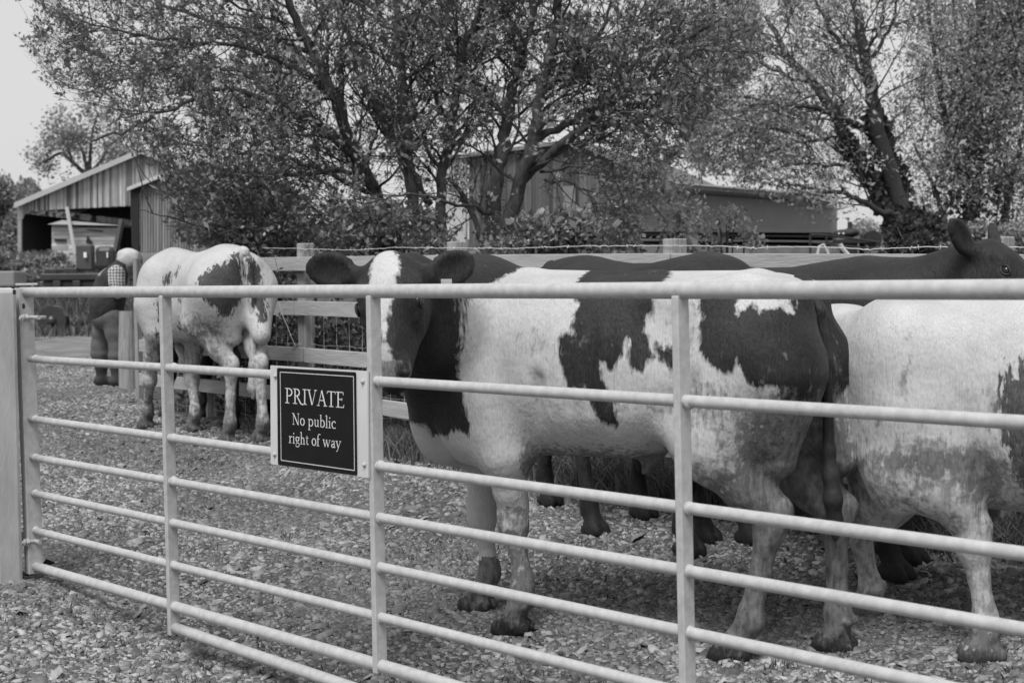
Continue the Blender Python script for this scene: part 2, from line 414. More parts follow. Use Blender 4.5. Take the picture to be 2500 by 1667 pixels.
# ================================================================== GROUND
def make_ground():
    # dense near the camera, coarse far away, one sheet to the horizon
    ys = np.concatenate([np.arange(-3, 3, .5), np.arange(3, 16, .07), np.arange(16, 60, 1.0), np.geomspace(60, 1500, 22)])
    xs0 = np.concatenate([-np.geomspace(1500, 9, 24), np.arange(-8, 5, .08), np.geomspace(5.5, 1500, 24)])
    X, Y = np.meshgrid(xs0, ys, indexing='ij'); Z = G(X, Y)
    rng = np.random.default_rng(3)
    d = fdist(X, Y); nearm = ((Y > 2.5) & (Y < 17)).astype(float)
    # tyre ruts and uneven gravel
    un = 0.012 * np.sin(X * 3.1 + 1.3 * np.sin(Y * 1.7)) * np.sin(Y * 2.3 + .7) + .01 * np.sin(X * 7.3 + Y * 5.1)
    Z = GU(X, Y) + rng.normal(0, .0015, Z.shape) * nearm
    V = np.stack([X, Y, Z], -1).reshape(-1, 3); nx, ny = X.shape
    I = np.arange(nx * ny).reshape(nx, ny)
    q = np.stack([I[:-1, :-1], I[1:, :-1], I[1:, 1:], I[:-1, 1:]], -1).reshape(-1, 4)
    me = bpy.data.meshes.new('ground'); me.vertices.add(len(V)); me.vertices.foreach_set('co', V.astype(np.float32).ravel())
    me.loops.add(q.size); me.loops.foreach_set('vertex_index', q.astype(np.int32).ravel()); me.polygons.add(len(q))
    me.polygons.foreach_set('loop_start', np.arange(0, q.size, 4, dtype=np.int32)); me.polygons.foreach_set('loop_total', np.full(len(q), 4, np.int32)); me.update(calc_edges=True)
    # how gravelly: 1 on the track and yard, 0 on the verge and fields
    x, y = V[:, 0], V[:, 1]; dd = fdist(x, y); r = x / np.maximum(y, 1)
    gr = sm(.02, .3, dd)                                  # yard side of the fence
    tr = sm(-.6, -.5, -np.abs(r + .31) * 2.2) * 0 + ((r < -.2) & (y > 11)).astype(float)
    far = sm(34, 30, y) if False else (1 - sm(27, 33, y))
    gr = np.maximum(gr, sm(-.245, -.26, r) * 0 + np.where(r < -.25, 1.0, 0) * (y > 10)) ; gr = np.where(y > 11, np.minimum(gr, 1) * far, gr)
    a = me.attributes.new('gravel', 'FLOAT', 'POINT'); a.data.foreach_set('value', gr.astype(np.float32))
    m = bpy.data.materials.new('gravel_and_grass'); m.use_nodes = True; nt = m.node_tree; b = nt.nodes['Principled BSDF']; Lk = nt.links.new
    b.inputs['Roughness'].default_value = .9; b.inputs['Specular IOR Level'].default_value = .2
    t = N(nt, 'ShaderNodeTexCoord')
    v1 = N(nt, 'ShaderNodeTexVoronoi', Scale=42); v2 = N(nt, 'ShaderNodeTexVoronoi', Scale=90); nz = N(nt, 'ShaderNodeTexNoise', Scale=1.2, Detail=8, Roughness=.65)
    wv = N(nt, 'ShaderNodeTexNoise', Scale=30, Detail=3); dis = N(nt, 'ShaderNodeVectorMath', operation='MULTIPLY_ADD')
    dis.inputs[1].default_value = (.03, .03, .03); Lk(wv.outputs['Color'], dis.inputs[0]); Lk(t.outputs['Object'], dis.inputs[2])
    for q_ in (v1, v2): Lk(dis.outputs[0], q_.inputs['Vector'])
    Lk(t.outputs['Object'], nz.inputs['Vector'])
    s1 = N(nt, 'ShaderNodeSeparateColor'); Lk(v1.outputs['Color'], s1.inputs[0]); s2 = N(nt, 'ShaderNodeSeparateColor'); Lk(v2.outputs['Color'], s2.inputs[0])
    r1 = N(nt, 'ShaderNodeMapRange'); r1.inputs[3].default_value = .05; r1.inputs[4].default_value = .33; Lk(s1.outputs[0], r1.inputs[0])
    r2 = N(nt, 'ShaderNodeMapRange'); r2.inputs[3].default_value = .06; r2.inputs[4].default_value = .25; Lk(s2.outputs[0], r2.inputs[0])
    mx = N(nt, 'ShaderNodeMix'); mx.data_type = 'FLOAT'; mx.inputs[0].default_value = .5; Lk(r1.outputs[0], mx.inputs[2]); Lk(r2.outputs[0], mx.inputs[3])
    # damp soil between stones, by noise
    so_ = N(nt, 'ShaderNodeMapRange'); so_.inputs[1].default_value = .42; so_.inputs[2].default_value = .62; so_.inputs[3].default_value = .62; so_.inputs[4].default_value = 1.15; Lk(nz.outputs['Fac'], so_.inputs[0])
    mu = N(nt, 'ShaderNodeMath', operation='MULTIPLY'); Lk(mx.outputs[0], mu.inputs[0]); Lk(so_.outputs[0], mu.inputs[1])
    gn = N(nt, 'ShaderNodeTexNoise', Scale=3, Detail=8); Lk(t.outputs['Object'], gn.inputs['Vector'])
    gm = N(nt, 'ShaderNodeMapRange'); gm.inputs[1].default_value = .3; gm.inputs[2].default_value = .7; gm.inputs[3].default_value = .05; gm.inputs[4].default_value = .17; Lk(gn.outputs['Fac'], gm.inputs[0])
    at = N(nt, 'ShaderNodeAttribute', attribute_name='gravel')
    # far track: compacted pale
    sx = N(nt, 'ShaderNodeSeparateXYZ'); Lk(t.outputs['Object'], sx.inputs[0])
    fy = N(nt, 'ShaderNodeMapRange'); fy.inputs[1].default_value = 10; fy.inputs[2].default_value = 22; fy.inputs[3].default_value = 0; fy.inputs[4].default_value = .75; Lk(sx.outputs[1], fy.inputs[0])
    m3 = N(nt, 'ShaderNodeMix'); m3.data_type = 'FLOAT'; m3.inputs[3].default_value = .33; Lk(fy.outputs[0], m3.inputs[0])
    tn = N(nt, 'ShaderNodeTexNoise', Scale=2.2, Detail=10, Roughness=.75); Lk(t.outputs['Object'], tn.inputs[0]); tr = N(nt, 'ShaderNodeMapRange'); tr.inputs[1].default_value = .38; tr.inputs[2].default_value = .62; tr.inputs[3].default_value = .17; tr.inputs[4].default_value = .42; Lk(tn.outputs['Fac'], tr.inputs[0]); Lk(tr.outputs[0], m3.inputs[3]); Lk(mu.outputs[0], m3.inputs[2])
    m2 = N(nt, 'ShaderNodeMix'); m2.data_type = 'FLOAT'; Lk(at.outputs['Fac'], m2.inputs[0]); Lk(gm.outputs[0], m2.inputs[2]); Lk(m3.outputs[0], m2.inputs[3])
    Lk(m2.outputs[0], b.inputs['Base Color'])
    bp = N(nt, 'ShaderNodeBump', Strength=.9, Distance=.02); bp.invert = True; ad = N(nt, 'ShaderNodeMath', operation='ADD'); Lk(v1.outputs['Distance'], ad.inputs[0]); Lk(v2.outputs['Distance'], ad.inputs[1])
    Lk(ad.outputs[0], bp.inputs['Height']); Lk(bp.outputs[0], b.inputs['Normal'])
    o = bpy.data.objects.new('ground', me); COL.objects.link(o); me.materials.append(m)
    me.polygons.foreach_set('use_smooth', [True] * len(me.polygons)); tag(o, kind='structure')
    return o
make_ground()

def scatter_points(n, rng, ymin=3.7, ymax=19, edge=.06):
    """points in the part of the yard one can see, denser near"""
    y = ymin + (ymax - ymin) * rng.random(n * 3) ** 1.35
    x = (rng.random(n * 3) * 2 - 1) * (.40 * y + .3)
    k = (fdist(x, y) > edge) | ((y > 10) & (x / y < -.255))
    return x[k][:n], y[k][:n]

def make_stones():
    rng = np.random.default_rng(5); n = 140000
    x, y = scatter_points(n, rng); n = len(x)
    s = rng.lognormal(-4.92, .55, n) * (1 + .25 * sm(8, 14, y)); s = np.clip(s, .004, .024)
    big = rng.random(n) < .03; s[big] *= 1.7
    # flat angular flake: 6-vertex ring pinched to top and bottom
    k = 5; th = np.arange(k) * 2 * math.pi / k
    rad = s[:, None] * rng.uniform(.45, 1.35, (n, k)); ang = th[None] + rng.uniform(0, 6.3, (n, 1)) + rng.uniform(-.3, .3, (n, k))
    el = rng.uniform(.55, 1, (n, 1)); rx, ry = np.cos(ang) * rad, np.sin(ang) * rad * el
    zt = s * rng.uniform(.18, .5, n); tilt = rng.normal(0, .32, (n, 2))
    z0 = GU(x, y)
    def pt(a, b, c):
        return np.stack([x[:, None] + a, y[:, None] + b, z0[:, None] + c + a * tilt[:, :1] + b * tilt[:, 1:]], -1)
    low = pt(rx, ry, np.full_like(rx, -.004)); top = pt(rx * .82, ry * .82, np.repeat(zt[:, None], k, 1))
    V = np.concatenate([low, top], 1)                    # n,10,3
    f = []; 
    for i in range(k): j = (i + 1) % k; f.append([i, j, k + j, k + i])
    quads = (np.array(f)[None] + (np.arange(n) * 2 * k)[:, None, None]).reshape(-1, 4)
    tops = (np.arange(k, 2 * k)[None] + (np.arange(n) * 2 * k)[:, None])
    me = bpy.data.meshes.new('gravel_stones'); me.vertices.add(n * 2 * k); me.vertices.foreach_set('co', V.astype(np.float32).ravel())
    L = np.concatenate([quads.ravel(), tops.ravel()]); me.loops.add(len(L)); me.loops.foreach_set('vertex_index', L.astype(np.int32))
    nq = len(quads); me.polygons.add(nq + n)
    me.polygons.foreach_set('loop_start', np.concatenate([np.arange(nq) * 4, nq * 4 + np.arange(n) * k]).astype(np.int32))
    me.polygons.foreach_set('loop_total', np.concatenate([np.full(nq, 4), np.full(n, k)]).astype(np.int32)); me.update(calc_edges=True)
    tone = np.clip(rng.beta(1.1, 1.9, n) * (.62 + .75 * sm(-.35, .35, np.array([noise.noise(Vector((a * 1.1, b_ * 1.1, 3))) for a, b_ in zip(x, y)]))), 0, 1)
    a = me.attributes.new('tone', 'FLOAT', 'FACE'); a.data.foreach_set('value', np.concatenate([np.repeat(tone, k), tone]).astype(np.float32))
    m = bpy.data.materials.new('stone'); m.use_nodes = True; nt = m.node_tree; b = nt.nodes['Principled BSDF']; b.inputs['Roughness'].default_value = .85
    at = N(nt, 'ShaderNodeAttribute', attribute_name='tone'); t = N(nt, 'ShaderNodeTexCoord'); nz = N(nt, 'ShaderNodeTexNoise', Scale=60, Detail=4); nt.links.new(t.outputs['Object'], nz.inputs[0])
    r = N(nt, 'ShaderNodeMapRange'); r.inputs[3].default_value = .08; r.inputs[4].default_value = .42; nt.links.new(at.outputs['Fac'], r.inputs[0])
    r2 = N(nt, 'ShaderNodeMapRange'); r2.inputs[1].default_value = .3; r2.inputs[2].default_value = .7; r2.inputs[3].default_value = .65; r2.inputs[4].default_value = 1.15; nt.links.new(nz.outputs['Fac'], r2.inputs[0])
    mu = N(nt, 'ShaderNodeMath', operation='MULTIPLY'); nt.links.new(r.outputs[0], mu.inputs[0]); nt.links.new(r2.outputs[0], mu.inputs[1]); nt.links.new(mu.outputs[0], b.inputs['Base Color'])
    o = link('gravel_stones', me, m); tag(o, 'loose broken stones lying all over the yard and track', 'gravel', kind='stuff')
make_stones()

def blades(name, pts, hgt, label, m, rng, per=9, spread=.05, wid=.004, lean=.5, cat='grass'):
    """tufts of grass; pts (n,2)"""
    n = len(pts) * per; P0 = np.repeat(np.asarray(pts), per, 0) + rng.normal(0, spread, (n, 2)); z = GU(P0[:, 0], P0[:, 1])
    h = np.repeat(np.asarray(hgt), per) * rng.uniform(.4, 1.1, n); a = rng.uniform(0, 6.28, n); ln = rng.normal(0, lean, n) * h
    w = wid * rng.uniform(.6, 1.4, n); b = a + rng.uniform(-1, 1, n)
    base = np.stack([P0[:, 0], P0[:, 1], z - .01], -1); sd = np.stack([np.cos(b) * w, np.sin(b) * w, 0 * w], -1)
    d = np.stack([np.cos(a) * ln, np.sin(a) * ln, h], -1); md = d * np.array([.4, .4, .6])
    tip = base + d; mid = base + md
    V = np.stack([base - sd, base + sd, mid + sd * .8, mid - sd * .8, mid - sd * .8, mid + sd * .8, tip + sd * .1, tip - sd * .1], 1).reshape(-1, 3)
    o = link(name, quads_mesh(name, V, np.repeat(rng.random(n), 2)), m)
    return tag(o, label, cat, kind='stuff')
rg = np.random.default_rng(8)
x, y = scatter_points(1500, rg, 3.8, 11)
nn = np.array([noise.noise(Vector((a * 1.3, b * 1.3, 0))) for a, b in zip(x, y)]); k = nn > .08
blades('weeds', np.stack([x[k], y[k]], 1), np.full(k.sum(), .035), 'small dark weeds and grass sprouting through the gravel', M['grass'], rg, per=9, spread=.022, wid=.004, lean=.6, cat='weeds')
# verge under the fence
t_ = rg.uniform(-.2, 5.6, 5200); off = rg.normal(.12, .22, 5200); pts = FA[None] + FD[None] * t_[:, None] + FN[None] * off[:, None]
k = (pts[:, 1] > 3.5) & (fdist(pts[:, 0], pts[:, 1]) < .33); pts = pts[k]
blades('verge_grass', pts, np.full(len(pts), .16), 'long rough grass growing along the foot of the wooden fence', M['grass'], rg, per=8, spread=.04, wid=.004, lean=.7)
# far banks on the left
yy = rg.uniform(26, 70, 9000); xx = yy * rg.uniform(-.40, -.17, 9000)
blades('bank_grass', np.stack([xx, yy], 1), .25 + .25 * (yy > 36), 'tall rough grass on the bank beside the track and barns', M['grass'], rg, per=6, spread=.25, wid=.02, lean=.6)

# ================================================================== GATE
ZL = 5.8
GPa = P(75, 714, ZL); GPb = P(2500, 707, ZL / (1 + .000457 * 2425))
GD = (GPb - GPa); GD[2] = 0; GD /= np.linalg.norm(GD); GN = np.array([GD[1], -GD[0], 0.0])
if GN[1] > 0: GN = -GN                                   # towards the camera
def GP(px, py, off=0.0): return on_plane(px, py, GPa + GN * off, GN)
UZ = np.array([0, 0, 1.0])
def make_gate():
    g = thing('farm_gate', 'long galvanised seven bar steel field gate across the foreground', 'gate', GP(1250, 1550) * np.array([1, 1, 0]) + np.array([0, 0, .02]))
    X0 = 75
    def bar(name, y0, x1, y1, r, xs=X0, xe=2760):
        s = (y1 - y0) / (x1 - X0) if x1 != xs else 0
        f = lambda x: y0 + s * (x - X0)
        b = MB(); a, c = GP(xs, f(xs)), GP(xe, f(xe)); 
        b.tube([a + (c - a) * i / 24 for i in range(25)], r, 20); return b.build(name, M['galv'], g, smooth=True)
    bar('top_rail', 713.5, 2500, 706.6, .0205, xs=52)
    for y0, y1 in ((876, 978), (1022, 1238), (1115, 1391), (1202, 1540), (1292, 1690)):
        bar('rail', y0, 1665, y1, .0150)
    bar('bottom_rail', 1379, 920, 1621, .0195)
    b = MB(); a, c = GP(422, 1530), GP(2700, 1530 + .338 * 2278); b.tube([a + (c - a) * i / 24 for i in range(25)], .0195, 20); b.ball(a, .0195, 12); b.build('ground_rail', M['galv'], g, smooth=True)
    def upright(x0, y0, x1, y1, a, d, n):
        p, q = GP(x0, y0), GP(x1, y1); u = q - p; L = np.linalg.norm(u); u /= L
        b = MB(); b.box((p + q) / 2, GD * a, GN * d, u * (L / 2), bev=.003); return b.build(n, M['galv'], g)
    upright(58, 703, 84, 1398, .021, .032, 'hinge_stile')
    upright(403, 722, 425, 1548, .0105, .021, 'upright')
    upright(911, 722, 928, 1640, .0105, .021, 'upright')
    upright(1660, 722, 1679, 1700, .0105, .021, 'upright')
    upright(2900, 722, 2930, 2600, .0105, .021, 'upright')
    # weld collars where each bar meets an upright
    for x, ys, r in ((425, (897, 1069, 1173, 1277, 1379, 1480), .018), (930, (932, 1137, 1265, 1386, 1509), .018), (1683, (982, 1241, 1394, 1543), .018), (88, (876, 1023, 1117, 1204, 1294), .018)):
        for yy_ in ys: b = MB(); b.ball(GP(x, yy_), r, 10, sc=(.9, .9, 1)); b.build('weld', M['galv'], g, smooth=True)
    for x, yy_ in ((83, 775), (86, 1320)):
        c = GP(x, yy_); b = MB(); b.tube([c - GN * .05 - GD * 0, c + GN * .06], .008, 10); b.tube([c + GN * .030, c + GN * .042], .017, 6)
        b.tube([c + GN * .045, c + GN * .052], .014, 10)
        e = c - GD * .07; b.tube([c + GD * .045 , e - GD * .03], .009, 10); b.tube([e - UZ * .02 - GD * .02, e + UZ * .03 - GD * .02], .016, 12); b.build('hinge', M['bolt'], g)
    for x, yy_, r in ((68, 747, .011),):
        c = GP(x + 8, yy_); b = MB(); b.tube([c + GN * .030, c + GN * .0335], r, 16); b.build('bolt_hole', M['hole'], g)
    return g
make_gate()
def make_gatepost():
    c = P(-14, 703, 5.78); zt = c[2]; zb = gz(c[0], c[1]) - .1
    g = thing('gatepost', 'thick galvanised steel post carrying the gate at the left edge', 'post', (c[0], c[1], gz(c[0], c[1])))
    b = MB(); b.box((c[0], c[1], (zt + zb) / 2), GD * .085, GN * .06, UZ * ((zt - zb) / 2), bev=.02); b.build('post_tube', M['galv_post'], g, smooth=False)
    b = MB(); q = on_plane(34, 713, np.array([c[0], c[1], 0]) + GN * .061, GN); b.tube([q - GN * .004, q + GN * .001], .010, 16); b.build('bolt_hole', M['hole'], g)
make_gatepost()

# ================================================================== SIGN
def stroke_glyphs():
    """serif letters as strokes: (points, widths) in a box of cap height 1"""
    T, t = .13, .055                                       # thick and thin
    def ln(a, b, w): return ([a, b], w)
    def arc(cx, cy, rx, ry, a0, a1, w0, w1=None, n=18):
        w1 = w0 if w1 is None else w1
        pts = [(cx + rx * math.cos(R(a0 + (a1 - a0) * i / n)), cy + ry * math.sin(R(a0 + (a1 - a0) * i / n))) for i in range(n + 1)]
        ws = [t + (T - t) * abs(math.cos(R(a0 + (a1 - a0) * i / n))) for i in range(n + 1)]
        return (pts, ws)
    def sf(x, y, w=.34, h=.05): return ([(x - w / 2, y), (x + w / 2, y)], h)
    xh = .62
    g = {}
    g['P'] = (.62, [ln((.17, 0), (.17, 1), T), sf(.17, .025), sf(.13, .975, .26), ([(.17, .97), (.32, .97)], t), arc(.30, .73, .25, .24, 90, -90, t), ([(.17, .49), (.32, .49)], t)])
    g['R'] = (.74, [ln((.17, 0), (.17, 1), T), sf(.17, .025), sf(.13, .975, .26), ([(.17, .97), (.30, .97)], t), arc(.28, .75, .23, .22, 90, -90, t), ([(.17, .53), (.32, .53)], t), ([(.32, .52), (.62, .06), (.80, -.04)], [.1, .12, .05])])
    g['I'] = (.36, [ln((.18, 0), (.18, 1), T), sf(.18, .025), sf(.18, .975)])
    g['V'] = (.74, [ln((.12, .98), (.38, .02), T), ln((.38, .02), (.64, .98), t), sf(.12, .975, .28), sf(.64, .975, .22)])
    g['A'] = (.74, [ln((.10, .02), (.36, .98), t), ln((.36, 1), (.64, .02), T), sf(.10, .025, .22), sf(.64, .025, .28), ([(.2, .36), (.54, .36)], t)])
    g['T'] = (.66, [ln((.33, 0), (.33, .97), T), sf(.33, .025), ([(.03, .965), (.63, .965)], t), ([(.04, .98), (.01, .82)], t), ([(.62, .98), (.65, .82)], t)])
    g['E'] = (.62, [ln((.17, 0), (.17, 1), T), sf(.12, .025, .22), sf(.12, .975, .22), ([(.17, .97), (.54, .97)], t), ([(.17, .52), (.44, .52)], t), ([(.17, .03), (.56, .03)], t), ([(.53, .99), (.55, .80)], t), ([(.45, .6), (.45, .44)], t), ([(.56, .0), (.60, .20)], t)])
    g['N'] = (.86, [ln((.16, .02), (.16, .98), t), ln((.14, .98), (.70, .0), T), ln((.70, .0), (.70, .98), t), sf(.16, .025, .24), sf(.10, .975, .2), sf(.70, .975, .24)])
    g['o'] = (.56, [arc(.28, xh / 2, .21, xh / 2 - .02, 0, 360, t, n=30)])
    g['p'] = (.62, [ln((.15, -.32), (.15, xh - .02), .11), sf(.15, -.31, .26), ([(.04, .58), (.15, .62)], .06), arc(.31, xh / 2, .22, xh / 2 - .02, 150, -150, t, n=26)])
    g['u'] = (.60, [([(.15, .60), (.15, .18), (.20, .06), (.30, .03), (.42, .12)], [.11, .11, .1, .07, .05]), ln((.46, .60), (.46, .02), .11), sf(.10, .59, .14), sf(.41, .59, .14), sf(.51, .03, .12)])
    g['b'] = (.60, [ln((.15, .03), (.15, 1.05), .11), ([(.03, 1.0), (.15, 1.06)], .06), arc(.31, xh / 2, .22, xh / 2 - .02, 150, -150, t, n=26)])
    g['l'] = (.30, [ln((.15, .02), (.15, 1.05), .11), ([(.03, 1.0), (.15, 1.06)], .06), sf(.15, .025, .26)])
    g['i'] = (.30, [ln((.15, .02), (.15, .60), .11), ([(.03, .56), (.15, .61)], .06), sf(.15, .025, .26), ([(.15, .80), (.15, .92)], .12)])
    g['c'] = (.50, [arc(.29, xh / 2, .22, xh / 2 - .02, 52, 310, t, n=24), ([(.42, .52), (.42, .46)], .09)])
    g['r'] = (.42, [ln((.15, .02), (.15, .60), .11), ([(.03, .56), (.15, .61)], .06), sf(.15, .025, .28), ([(.17, .44), (.26, .56), (.38, .57)], [.05, .07, .11])])
    g['g'] = (.54, [arc(.25, .42, .17, .17, 0, 360, t, n=24), ([(.38, .56), (.52, .58)], .06), ([(.16, .28), (.12, .18), (.2, .10), (.38, .08), (.48, -.02), (.46, -.18), (.26, -.27), (.08, -.2), (.07, -.08), (.18, .06)], [.05, .06, .08, .09, .09, .08, .06, .07, .06, .04])])
    g['h'] = (.62, [ln((.15, .02), (.15, 1.05), .11), ([(.03, 1.0), (.15, 1.06)], .06), sf(.15, .025, .24), ([(.17, .42), (.26, .56), (.38, .58), (.46, .48), (.47, .02)], [.05, .06, .09, .11, .11]), sf(.47, .025, .24)])
    g['t'] = (.36, [([(.16, .80), (.16, .14), (.22, .04), (.34, .07)], [.05, .11, .09, .05]), ([(.03, .60), (.33, .60)], .055)])
    g['f'] = (.36, [([(.15, .02), (.15, .82), (.22, .99), (.34, 1.03), (.42, .97)], [.11, .11, .09, .06, .09]), sf(.15, .025, .28), ([(.03, .60), (.33, .60)], .055)])
    g['w'] = (.90, [ln((.10, .58), (.27, .02), .11), ln((.27, .02), (.44, .56), t), ln((.42, .58), (.60, .02), .11), ln((.60, .02), (.78, .58), t), sf(.10, .59, .22), sf(.43, .59, .16), sf(.78, .59, .18)])
    g['a'] = (.50, [([(.10, .44), (.14, .55), (.26, .60), (.36, .52), (.37, .10), (.42, .03), (.49, .06)], [.09, .07, .06, .1, .11, .08, .05]), arc(.22, .17, .14, .14, 60, 330, t, n=18), ([(.26, .33), (.37, .38)], .05)])
    g['y'] = (.58, [ln((.10, .58), (.29, .04), .11), ([(.50, .58), (.29, .04), (.20, -.22), (.08, -.28)], [t, .06, .06, .09]), sf(.10, .59, .24), sf(.50, .59, .2)])
    return g
def make_sign():
    OFF = .030
    g = thing('private_sign', 'black PRIVATE No public right of way sign on a white board screwed to the gate', 'sign', GP(780, 1150, OFF))
    def pt(px, py, o): return GP(px, py, OFF + o)
    def slab(name, cs, o0, o1, m, rad=0):
        c = [pt(a, b_, 0) for a, b_ in cs]
        pts = []
        if rad:
            for i in range(4):
                p0, p1, p2 = c[i - 1], c[i], c[(i + 1) % 4]; a = (p0 - p1) / np.linalg.norm(p0 - p1); b_ = (p2 - p1) / np.linalg.norm(p2 - p1)
                cc = p1 + (a + b_) * rad
                for j in range(6):
                    th = math.pi / 2 * j / 5; pts.append(cc - b_ * rad * math.cos(th) * 1 - a * rad * math.sin(th))
        else: pts = c
        n = len(pts); V = [p + GN * o0 for p in pts] + [p + GN * o1 for p in pts]
        b = MB(); b.add(V, [tuple(range(n)), tuple(range(n, 2 * n))[::-1]] + [(i, n + i, n + (i + 1) % n, (i + 1) % n) for i in range(n)])
        me = b.mesh(name); bm = bmesh.new(); bm.from_mesh(me); bmesh.ops.recalc_face_normals(bm, faces=bm.faces); bm.to_mesh(me); bm.free()
        return link(name, me, m, g)
    slab('backing_board', [(660, 892), (897, 906), (899, 1166), (661, 1132)], -.006, 0, M['board'])
    pl = [(678.6, 897.7), (870, 908.5), (873, 1160), (681, 1134)]
    slab('plate', pl, .0005, .004, M['sign_black'], .006)
    # white line border
    bc = [(684, 908), (863, 919), (865.5, 1148), (686.5, 1123)]
    b = MB(); O = .0048
    c = [pt(a, b_, O) for a, b_ in bc]; hw = .0011
    for i in range(4):
        a, d = c[i], c[(i + 1) % 4]; u = (d - a) / np.linalg.norm(d - a); s = np.cross(u, GN); 
        b.box((a + d) / 2, (d - a) / 2 + u * hw, s * hw, GN * .0004)
    b.build('border_line', M['sign_white'], g)
    gl = stroke_glyphs()
    def text(name, txt, x0, y0, x1, y1, cap, track=.02):
        a, d = pt(x0, y0, 0), pt(x1, y1, 0); u = d - a; W = np.linalg.norm(u); u /= W
        top = pt(x0, y0 - cap, 0); H = np.linalg.norm(top - a); v = (top - a) / H
        tot = sum(.30 if ch == ' ' else gl[ch][0] + track for ch in txt); sx = W / tot
        b = MB(); x = 0; layer = 0
        for ch in txt:
            if ch == ' ': x += .30; continue
            wd, st = gl[ch]
            for pts, ws in st:
                layer += 1; o = .0046 + .000025 * (layer % 9)
                if np.isscalar(ws): ws = [ws] * len(pts)
                Q = np.array([((x + p[0]) * sx, p[1] * H) for p in pts]); n = len(Q); Lf = []; Rt = []
                for i in range(n):
                    tn = Q[min(i + 1, n - 1)] - Q[max(i - 1, 0)]; tn = tn / (np.linalg.norm(tn) + 1e-9); nn = np.array([-tn[1], tn[0]]); hw = ws[i] * H * .5 * .95
                    Lf.append(Q[i] + nn * hw); Rt.append(Q[i] - nn * hw)
                V = [a + u * q[0] + v * q[1] + GN * o for q in Lf + Rt]
                b.add(V, [(i, i + 1, n + i + 1, n + i) for i in range(n - 1)])
            x += wd + track
        b.build(name, M['sign_white'], g)
    text('lettering', 'PRIVATE', 699, 983.2, 844, 995.6, 37)
    text('lettering', 'No public', 716, 1035.3, 824, 1046.3, 28)
    text('lettering', 'right of way', 708, 1080.4, 836, 1094.5, 28)
    for x_, y_ in ((671, 918), (884, 931), (669, 1109), (888, 1134)):
        b = MB(); c = pt(x_, y_, .004); b.ball(c, .0055, 12); b.tube([c - GN * .004, c - GN * .001], .008, 14); b.build('screw', M['bolt'], g, smooth=True)
make_sign()

